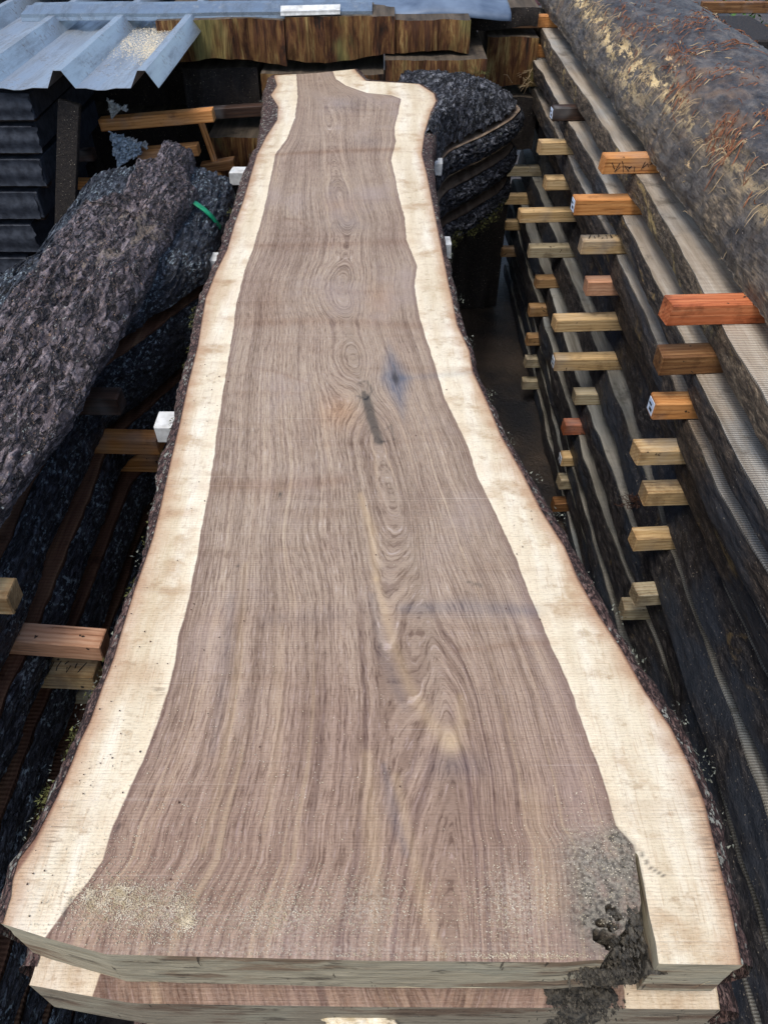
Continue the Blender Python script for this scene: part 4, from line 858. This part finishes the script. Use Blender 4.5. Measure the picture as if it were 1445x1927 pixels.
wg = (ss(0, .03, s) * ss(1, .97, s))[None] * .8 + .2
P1[..., 2] += (.017 * nn + .026 * n2_ + .004 * n3_ - .018) * wg; P1[..., 0] += .006 * n3_
mk('flaky_bark', P1.reshape(-1, 3), gridf(len(y), k1), M['bark_loose'], tl)
U = P1[:, [0, -1], :].copy(); V2 = np.concatenate([U[:, 0], U[:, 1], U[:, 0] - [-.01, 0, .03], U[:, 1] - [.012, 0, .03]]); L_ = len(y)
mk('underside', V2, [[i, i + 1, 2 * L_ + i + 1, 2 * L_ + i] for i in range(L_ - 1)] + [[L_ + i, L_ + i + 1, 3 * L_ + i + 1, 3 * L_ + i] for i in range(L_ - 1)] + [[2 * L_ + i, 2 * L_ + i + 1, 3 * L_ + i + 1, 3 * L_ + i] for i in range(L_ - 1)] , M['bark_loose'], tl)
mk('broken_end', np.concatenate([P1[-1], P1[-1] - [0, .004, .035]]), [[i, i + 1, k1 + i + 1, k1 + i] for i in range(k1 - 1)], M['bark_loose'], tl)
# battens of the left stack
LG = 'battens between the slabs of the left-hand stack'
def lb(x, y, hb, col, lab, **k): batten(x, y, hb, col, lab, LG, side=-1, **k)
lb(-.53, .694, .86, 'pine', 'pale batten end at the left edge of the photo, above the long pinkish one', yaw=-3)
lb(-.455, .735, 1.03, 'pink', 'long pinkish batten end with a red stain, sticking out of the near left-hand stack', yaw=-5)
lb(-.505, .757, 1.15, 'pine', 'pale batten end with black writing just below the long pinkish one, left', yaw=-3, ink=2)
lb(-.558, .815, 1.29, 'grey', 'small grey batten end under the left batten with black writing', yaw=-2)
lb(-.495, 1.17, .86, 'dark', 'dark brown batten end jutting from black bark in the middle of the left-hand stack', yaw=-1)
lb(-.475, 1.26, 1.03, 'orange', 'yellow-orange batten end just left of the nearest white block by the big slab', yaw=-2)
lb(-.515, 1.34, 1.15, 'orange', 'short orange batten end just below the white block on the left', yaw=-2)
# white-ended battens under the big slab
WG = 'white-ended battens under the big slab'
def wb(px, py, side, lab):
    hb = HT + TH + .001; x, y = W(px, py, hb)
    b = batten(x, y + .02, hb + .039, 'white', lab, WG, L=.30, side=side, yaw=0, h=.038, wd=.045)
wb(431, 322, 1, 'white batten end under the left edge of the big slab, farthest of the left ones')
wb(374, 487, 1, 'white batten end under the left edge of the big slab, middle one on the left')
wb(289, 799, 1, 'white batten end under the left edge of the big slab beside the yellow-orange batten')
wb(833, 305, -1, "white batten end under the slab's right edge in front of the limb stub")
wb(850, 457, -1, 'white batten end under the right edge of the big slab above the dark gap')
# hidden battens lower in the centre stack carry the slabs
for yb_ in (.45, 1.15, 1.8, 2.35):
    x0 = float(XL(yb_)) + .10
for (hb, z0) in ((.956, 'third'), (1.074, 'fourth')):
    for yb_, wh in ((.5, 'nearest'), (1.1, 'second'), (1.75, 'third'), (2.3, 'farthest')): batten(float(XL(yb_)) + .12, yb_, hb, 'brown', f'{wh} batten hidden on top of the {z0} slab of the centre stack', 'hidden battens of the centre stack', L=.35, yaw=0, h=.037)
for yb_, wh in ((.5, 'nearest'), (1.4, 'middle'), (2.3, 'farthest')):
    mb = MB(); mb.box((float(XL(yb_)) + .10, yb_ - .06, 0), (float(XR(yb_)) - .10, yb_ + .06, CZ - 1.155), .006)
    tag(mb.build('bearer', M['brown']), f'{wh} heavy bearer block on the ground under the centre stack', 'bearer', 'bearers under the centre stack')

# green strap
mb = MB(); pts = []
for (px, py, hh) in [(338, 368, .73), (348, 380, .735), (365, 388, .745), (385, 402, .755), (400, 416, .775), (416, 436, .81), (420, 450, .86)]:
    x, y_ = W(px, py, hh); pts.append((x, y_, CZ - hh + .012))
V = []; 
for (x, y_, z) in pts: V += [(x, y_ - .009, z), (x + .001, y_ + .009, z + .002), (x, y_ + .009, z - .001), (x, y_ - .009, z - .003)]
Fs = [[i * 4 + j, i * 4 + (j + 1) % 4, (i + 1) * 4 + (j + 1) % 4, (i + 1) * 4 + j] for i in range(len(pts) - 1) for j in range(4)]
tag(mk('strap', V, Fs, M['strap']), 'bright green strap over the black bark left of the big slab', 'strap')

# ------------------------------------------------------------------ corrugated roof sheet, back left
def corr(name, x0, x1, y0, y1, hh, mat, label, rib=.20, h=.034, tilt=0.0, phase0=0.0, nseg=24):
    t = thing(name, ((x0 + x1) / 2, (y0 + y1) / 2, CZ - hh), label, 'metal sheet')
    xs = []; x = x1 - phase0
    pr = []
    while x > x0:
        for dx, z in ((0, 0), (.028, h), (.050, h), (.078, 0)): pr.append((x - dx, z))
        for q in (.105, .13, .15, .175): pr.append((x - q * rib / .2, -.005 if q in (.13, .15) else 0))
        x -= rib
    pr = [(x1 + .0, -.012)] + pr if False else pr
    pr = np.array(sorted(pr)); m = len(pr); y = np.linspace(y0, y1, nseg); P = np.zeros((nseg, m, 3))
    P[..., 0] = pr[None, :, 0]; P[..., 1] = y[:, None] + .012 * n1(pr[:, 0], 3, 6, 2)[None] * (y[:, None] < y0 + .02); P[..., 2] = CZ - hh + pr[None, :, 1] + tilt * (y[:, None] - y0) + .004 * n1(y, 5, 3, 2)[:, None]
    T = P.reshape(-1, 3); B = T - [0, 0, .0012]; N = len(T); Fs = gridf(nseg, m)
    bl_ = [[j, j + 1, N + j + 1, N + j] for j in range(m - 1)] + [[i * m + m - 1, (i + 1) * m + m - 1, N + (i + 1) * m + m - 1, N + i * m + m - 1] for i in range(nseg - 1)]
    mk('sheet', np.concatenate([T, B]), Fs.tolist() + (Fs[:, ::-1] + N).tolist() + bl_, mat, t, False)
    return t
xr_, yr_ = W(300, 162, .61)
cs1 = corr('corrugated_sheet', -2.4, xr_, yr_ - .01, 3.6, .612, M['metal'], 'galvanised corrugated roofing sheet with trapezoid ribs over the dark rack, top left', rib=.232, h=.044)
# sawdust on it
rs2 = np.random.default_rng(8); V = []; Fc = []
for _ in range(4200):
    c = [(255, 85, 26, 13), (285, 95, 12, 14), (290, 60, 14, 16), (240, 75, 35, 18)][rs2.integers(4)]
    x, y_ = W(c[0] + rs2.normal() * c[2], c[1] + rs2.normal() * c[3], .608)
    if x > xr_ - .09 or x < xr_ - .232 - .01: continue
    s_1 = rs2.uniform(.0008, .0022); z = CZ - .609; o = len(V); a = rs2.uniform(0, 6.28)
    for k in range(3): V.append((x + s_1 * math.cos(a + 2.1 * k), y_ + s_1 * math.sin(a + 2.1 * k), z))
    V.append((x, y_, z + s_1 * .9)); Fc += [(o, o + 1, o + 3), (o + 1, o + 2, o + 3), (o + 2, o, o + 3)]
tag(mk('sheet_sawdust', V, Fc, M['dust'], None, False), 'yellow sawdust patch lying between the ribs of the corrugated sheet', 'sawdust', None, 'stuff')
# flashing and sheets across the back
def strip(name, p0, p1, wdt, hh0, hh1, mat, label, cat, fold=.02, n=60, curl=.01):
    (xa, ya), (xb, yb2) = p0, p1; u = np.linspace(0, 1, n); X = xa + (xb - xa) * u; Y = ya + (yb2 - ya) * u; Z = CZ - (hh0 + (hh1 - hh0) * u)
    pr = [(-.002, -fold), (0, -fold * .5), (0, 0), (wdt * .3, .004), (wdt * .5, .012), (wdt * .55, .004), (wdt, .006)]
    P = np.zeros((n, len(pr), 3))
    for j, (a, b) in enumerate(pr): P[:, j, 0] = X; P[:, j, 1] = Y + a; P[:, j, 2] = Z + b + curl * n1(u, 7 + j * 0, 4, 2) * .5
    T = P.reshape(-1, 3); N = len(T); B = T + [0, .0015, -.0015]; Fs = gridf(n, len(pr))
    o = mk(name, np.concatenate([T, B]), Fs.tolist() + (Fs[:, ::-1] + N).tolist(), mat, None, False)
    return tag(o, label, cat)
strip('flashing', W(38, 26, .563), W(700, 19, .563), .16, .563, .563, M['flash'], 'long narrow blue-grey metal flashing across the top left of the photo', 'flashing', .02)
strip('flashing', W(528, 27, .566), W(640, 24, .566), .05, .556, .556, M['white'], 'short pale end of flashing on the back slabs above the big slab', 'flashing', .012, 20, 0)
# blue tarp, peaked
n_, m_ = 70, 30; u, v = np.meshgrid(np.linspace(0, 1, n_), np.linspace(0, 1, m_), indexing='ij')
xa, ya = W(560, 26, .585); xb, yb2 = W(962, 36, .605)
X = xa + (xb - xa) * u; front_y = ya + (yb2 - ya) * u; Y = front_y + .26 * v
Z = CZ - .60 + .045 * np.exp(-((u - .68) / .22) ** 2) * (.4 + v) + .004 * fbm(np.stack([u * 9, v * 4, u * 0], -1), 3) + .02 * (1 - np.exp(-v * 6)) - .012 * ss(.05, 0, v)
mk_t = mk('tarp', np.stack([X, Y, Z], -1).reshape(-1, 3), gridf(n_, m_), M['tarp']); md = mk_t.modifiers.new('s', 'SOLIDIFY'); md.thickness = .002
tag(mk_t, 'blue-grey tarpaulin draped over the back slabs above the big slab', 'tarp')
X = np.linspace(-.35, .60, 60); Yg = np.linspace(3.43, 4.6, 24); X, Yg = np.meshgrid(X, Yg, indexing='ij')
Zg = CZ - .615 + .012 * fbm(np.stack([X * 4, Yg * 3, X * 0], -1), 3) + .02 * np.exp(-((X - .3) / .3) ** 2)
mo = mk('maroon_cover', np.stack([X, Yg, Zg], -1).reshape(-1, 3), gridf(60, 24), M['maroon']); md = mo.modifiers.new('s', 'SOLIDIFY'); md.thickness = .003
tag(mo, 'dark maroon cover sheet behind the blue tarpaulin at the top edge', 'cover')
mb = MB(); mb.box((-2.6, 3.46, CZ - .565), (-.42, 4.6, CZ - .525), .004)
tag(mb.build('cover_board', M['sawn_low']), 'grey weathered cover board behind the flashing in the top left corner', 'board')

# ------------------------------------------------------------------ back slabs facing the camera
def back_slab(x0, x1, yf, hh0, hh1, depth, label, seed, mat='back', wav=.012, topm='backtop'):
    wav = wav * 2.0
    t = thing('thick_slab', ((x0 + x1) / 2, yf + depth / 2, CZ - hh1), label, 'wood slab', 'thick slabs stacked at the back')
    n = 160; k = 16; x = np.linspace(x0, x1, n)
    zt = CZ - hh0 + wav * .35 * n1(x, seed, 3, 2); zb = CZ - hh1 + wav * n1(x, seed + 50, 4, 2); yy = yf + .03 * n1(x, seed + 70, 5, 3)
    P = np.zeros((n, k, 3)); fs = np.linspace(0, 1, k)
    for j, f in enumerate(fs): P[:, j] = np.stack([x, yy + .012 * (f - .5) ** 2, zt + (zb - zt) * f], 1)
    P[..., 1] -= .022 * fbm(np.stack([P[..., 0] * 16, P[..., 2] * 5, P[..., 0] * 0 + seed], -1), 4)
    mk('streaked_face', P.reshape(-1, 3), gridf(n, k), M[mat], t)
    f0, f1 = P[:, 0], P[:, -1]; b0, b1 = f0.copy(), f1.copy(); b0[:, 1] = yf + depth; b1[:, 1] = yf + depth
    V = np.concatenate([f0, b0, b1, f1]); Fs = [[c * n + i, c * n + i + 1, (c + 1) * n + i + 1, (c + 1) * n + i] for c in range(3) for i in range(n - 1)] + [[0, n, 2 * n, 3 * n], [n - 1, 2 * n - 1, 3 * n - 1, 4 * n - 1]]
    mk('sawn_slab', V, Fs, M[topm], t, False)
def bx_(px, d, hh): return (px - 722.5) * (d * CT + hh * ST) / F
D1 = 3.04
back_slab(bx_(300, D1, .62), bx_(536, D1, .62), D1 - .02, .582, .712, .5, 'streaked yellow-brown thick slab at the back, left piece under the flashing', 1, wav=.015)
back_slab(bx_(538, D1, .62), bx_(743, D1, .62), D1, .575, .700, .5, 'rust-brown streaked thick slab at the back directly above the far end of the big slab', 2, wav=.012)
back_slab(bx_(743, D1, .62), bx_(885, D1, .62), D1 + .012, .588, .685, .5, 'green-streaked thick slab at the back under the peak of the tarpaulin', 3)
back_slab(bx_(876, 3.3, .62), bx_(1015, 3.3, .62), 3.32, .60, .665, .4, 'thin dark slab at the back, between the tarpaulin and the right-hand stack', 13, 'backdark')
back_slab(bx_(490, D1, .7), bx_(722, D1, .75), D1 - .045, .742, .84, .5, 'thick slab at the back with a pale top, just behind the far end of the big slab', 4, wav=.01)
back_slab(bx_(724, D1, .75), bx_(912, D1, .75), D1 - .05, .695, .83, .5, 'rust-red streaked slab block at the back, second layer, left of the mossy limb', 5, wav=.010)
back_slab(bx_(916, 3.3, .75), bx_(1010, 3.3, .75), 3.3, .69, .86, .4, 'dark greenish slab end at the back between the limb stub and the right-hand stack', 6, 'back')
back_slab(bx_(345, D1, .8), bx_(486, D1, .8), D1 + .02, .738, .88, .5, 'dark slab at the back left of the big slab end, second layer', 7, 'backdark')
back_slab(bx_(395, D1, .95), bx_(560, D1, .95), D1 - .06, .945, 1.09, .5, 'dark slab at the back left of the big slab end, third layer', 8, 'back')
back_slab(bx_(300, D1, 1.1), bx_(560, D1, 1.1), D1, 1.13, 1.27, .5, 'dark slab at the back left of the big slab end, fourth layer', 9, 'backdark')
back_slab(bx_(280, D1, 1.3), bx_(700, D1, 1.3), D1, 1.31, 1.5, .5, 'dark slab low at the back behind the white batten ends', 10, 'backdark')
back_slab(bx_(560, D1, .95), bx_(1010, 3.3, .95), 3.30, .90, 1.10, .4, 'dark slab at the back behind the limb stubs', 11, 'backdark')
back_slab(bx_(300, D1, 1.3), bx_(960, 3.3, 1.3), 3.34, 1.14, 1.846, .4, 'thick dark timber on the ground at the very back', 12, 'backdark')
back_slab(bx_(-700, 3.3, .9), bx_(420, 3.2, .7), 3.25, .64, .90, .5, 'added dark slab blocking light at the back under the corrugated sheet, top layer', 21, 'backdark')  # this and the next two are added to block light and keep the back black
back_slab(bx_(-700, 3.3, .9), bx_(400, 3.2, 1.1), 3.22, .93, 1.25, .5, 'added dark slab blocking light at the back under the corrugated sheet, second layer', 22, 'backdark')
back_slab(bx_(-700, 3.3, .9), bx_(296, 3.3, 1.5), 3.27, 1.28, 1.846, .5, 'added dark slab blocking light on the ground at the back under the corrugated sheet', 23, 'backdark')
# battens seen in the dark at the back left
DG = 'battens in the dark space at the back left'
def free_batten(pa, pb, d, hha, hhb, col, label, th=.034):
    xa_, xb_ = bx_(pa, d, hha), bx_(pb, d, hhb); L = math.hypot(xb_ - xa_, hhb - hha); mb = MB(); mb.box((0, -.02, -th), (L, .02, 0), .002)
    o = mb.build('batten', M[col]); o.location = (xa_, d, CZ - hha); o.rotation_euler = (0, math.atan2(hhb - hha, xb_ - xa_), 0); tag(o, label, 'batten', DG)
def hh_at(py, d): return d * math.tan(R(PITCH) + math.atan((py - 963.5) / F))
D2 = 2.62
free_batten(187, 400, D2, hh_at(221, D2), hh_at(203, D2), 'orange', 'long yellow batten in the dark space under the corrugated sheet, uppermost', .036)
free_batten(372, 495, D2 + .25, hh_at(203, D2 + .25), hh_at(195, D2 + .25), 'dark', 'dark red-brown batten continuing right from the long yellow one')
free_batten(257, 372, D2, hh_at(279, D2), hh_at(269, D2), 'orange', 'yellow batten just above the tip of the loose bark slab')
free_batten(128, 190, D2, hh_at(337, D2), hh_at(337, D2), 'orange', 'short dim yellow batten left of the loose bark slab tip', .028)
free_batten(378, 440, D2 + .2, hh_at(306, D2 + .2), hh_at(296, D2 + .2), 'brown', 'short brown batten between the loose slab tip and the big slab')
free_batten(130, 175, D2, hh_at(281, D2), hh_at(279, D2), 'dark', 'dim brown block left of the torn plastic')
o = MB(); o.box((0, -.008, 0), (.22, .008, .02), .002); o = o.build('upright_slat', M['orange']); o.location = (bx_(372, D2 + .2, .85), D2 + .2, CZ - hh_at(222, D2 + .2)); o.rotation_euler = (0, R(78), 0)
tag(o, 'thin yellow slat hanging steeply below the long yellow batten', 'slat')
# torn plastic
def crumple(name, px, py, d, w_, h_, label, seed, mat='plastic'):
    n = 40; u, v = np.meshgrid(np.linspace(-1, 1, n), np.linspace(-1, 1, n), indexing='ij'); q = np.stack([u * 2, v * 2, u * 0 + seed], -1)
    X = bx_(px, d, .8) + w_ * u * (1 + .35 * fbm(q + 5, 3)) ; Z = CZ - hh_at(py, d) + h_ * v * (1 + .35 * fbm(q + 8, 3)) - .02 * u * v; Y = d - .04 * fbm(q * 1.6, 4, True) - .012 * fbm(q * 5, 3)
    k = mk(name, np.stack([X, Y, Z], -1).reshape(-1, 3), gridf(n, n), M[mat]); md = k.modifiers.new('s', 'SOLIDIFY'); md.thickness = .0015; return tag(k, label, 'plastic')
crumple('torn_plastic', 236, 275, D2 - .04, .045, .036, 'crumpled torn plastic, blue-grey, under the long yellow batten', 2)
crumple('torn_plastic', 258, 267, D2 - .03, .028, .008, 'thin white strip of plastic jutting right of the crumpled plastic', 5, 'white')
crumple('paper_scrap', 234, 199, D2 - .02, .026, .010, 'small white torn scrap on top of the long yellow batten', 3, 'white')

# ------------------------------------------------------------------ dark rack of boards at the left
RKG = 'dark boards stacked at the left edge'
for i in range(7):
    d = 2.36; a = hh_at(176 + i * 62, d); b = hh_at(176 + i * 62 + 49, d); xr2 = bx_([52, 58, 74, 68, 56, 48, 40][i], d, a)
    t = thing('rack_board', (-1.5, d + .3, CZ - b), f"black grooved board end at the left edge, {['topmost', 'second', 'third', 'fourth', 'fifth', 'sixth', 'lowest'][i]} of its stack", 'board', RKG)
    n = 120; k = 10; x = np.linspace(-2.3, xr2, n); P = np.zeros((n, k, 3))
    for j in range(k):
        f = j / (k - 1); P[:, j] = np.stack([x + (.018 * float(n1(np.array([f * 3 + i * 7.1]), 400 + i, 1.3, 3)[0]) + .012 * math.sin(1.7 * i)) * ss(.9, 1, np.linspace(0, 1, n)), 0 * x + d + .003 * math.sin(9 * f), 0 * x + CZ - a + (a - b) * f], 1)
    P[..., 1] -= .003 * np.abs(np.sin(P[..., 0] * 160 + 4 * f)) + .004 * fbm(np.stack([P[..., 0] * 30, P[..., 2] * 6, P[..., 0] * 0 + i], -1), 3)
    mk('grooved_end', P.reshape(-1, 3), gridf(n, k), M['char'], t)
    mb = MB(); mb.box((-2.3, d + .004, CZ - b), (xr2, d + .6, CZ - a), .003); mb.build('board', M['char'], t)
    mb = MB(); mb.box((-2.3, d + .05, CZ - b - .026), (xr2 - .02, d + .09, CZ - b - .001), .002); tag(mb.build('rack_spacer', M['dark']), f"dark red spacer strip under the {['topmost', 'second', 'third', 'fourth', 'fifth', 'sixth', 'lowest'][i]} black board at the left edge", 'spacer', 'spacers of the dark rack')
mb = MB(); mb.box((-2.3, 2.42, 0), (bx_(40, 2.36, 1.3), 2.9, CZ - hh_at(176 + 6 * 62 + 49, 2.36) - .03), .01)
tag(mb.build('plinth', M['char']), 'dark base block under the stack of black boards at the left edge', 'base')
# leaning dark plank
mb = MB(); mb.box((-.03, -.012, -1.2), (.03, .012, .15), .003); o = mb.build('leaning_plank', M['backdark']); o.location = (bx_(140, 2.4, .85), 2.38, CZ - hh_at(290, 2.38)); o.rotation_euler = (R(-4), R(17), 0)
tag(o, 'dark weathered plank leaning beside the stack of black boards', 'plank')

# ------------------------------------------------------------------ far top right: rails and greenery
for i, (px0, py, lab) in enumerate([(1320, 6, 'upper dark fence rail in the top right corner'), (1372, 50, 'lower dark fence rail in the top right corner')]):
    d = 5.2; hh = hh_at(py, d); mb = MB(); mb.box((bx_(px0, d, hh), d - .02, CZ - hh - .045), (4.0, d + .02, CZ - hh + .012), .004); tag(mb.build('fence_rail', M['brown']), lab, 'fence rail', 'fence rails beyond the right-hand stack')
d = 5.2
for x in (2.35, 3.6):
    mb = MB(); mb.box((x, d + .021, 0), (x + .08, d + .10, 1.25), .005); tag(mb.build('fence_post', M['brown']), f"dark fence post behind the rails, {'near the log' if x < 3 else 'farther right'}", 'fence post')
rs = random.Random(9); mb = MB()
for _ in range(5200):
    c = (rs.uniform(2.3, 4.6), rs.uniform(5.5, 6.6)); z = rs.uniform(0, 1.5) * (1 - .2 * abs(math.sin(c[0] * 3)))
    p = np.array([c[0], c[1], z]); dv = np.array([rs.gauss(0, 1), rs.gauss(0, 1), rs.gauss(0, 1)]); dv /= np.linalg.norm(dv); e = np.cross(dv, (.3, .2, 1)); e /= np.linalg.norm(e); l = rs.uniform(.02, .06)
    mb.add([p - e * l * .3, p + e * l * .3, p + dv * l], [(0, 1, 2)])
leafm = m_plain('leaves', (.02, .06, .012), (.07, .15, .03), 9, .6)
hd = mb.build('hedge', leafm); tag(hd, 'green hedge behind the fence rails in the top right corner', 'hedge')
# stack of dark timber beyond the log
for i in range(5):
    mb = MB(); z = .14 + .17 * i; mb.box((1.15 + .02 * i, 4.3, z), (2.2 - .05 * i, 4.85, z + .12), .008)
    tag(mb.build('far_timber', M['backdark']), f"dark timber in the far pile beyond the log, {['lowest', 'second from the bottom', 'middle', 'second from the top', 'topmost'][i]}", 'timber', 'dark timbers beyond the log')
mb = MB(); mb.box((1.2, 4.35, .0), (2.1, 4.8, .139), .008); tag(mb.build('far_bearer', M['backdark']), 'bearer under the far dark timber pile', 'bearer')
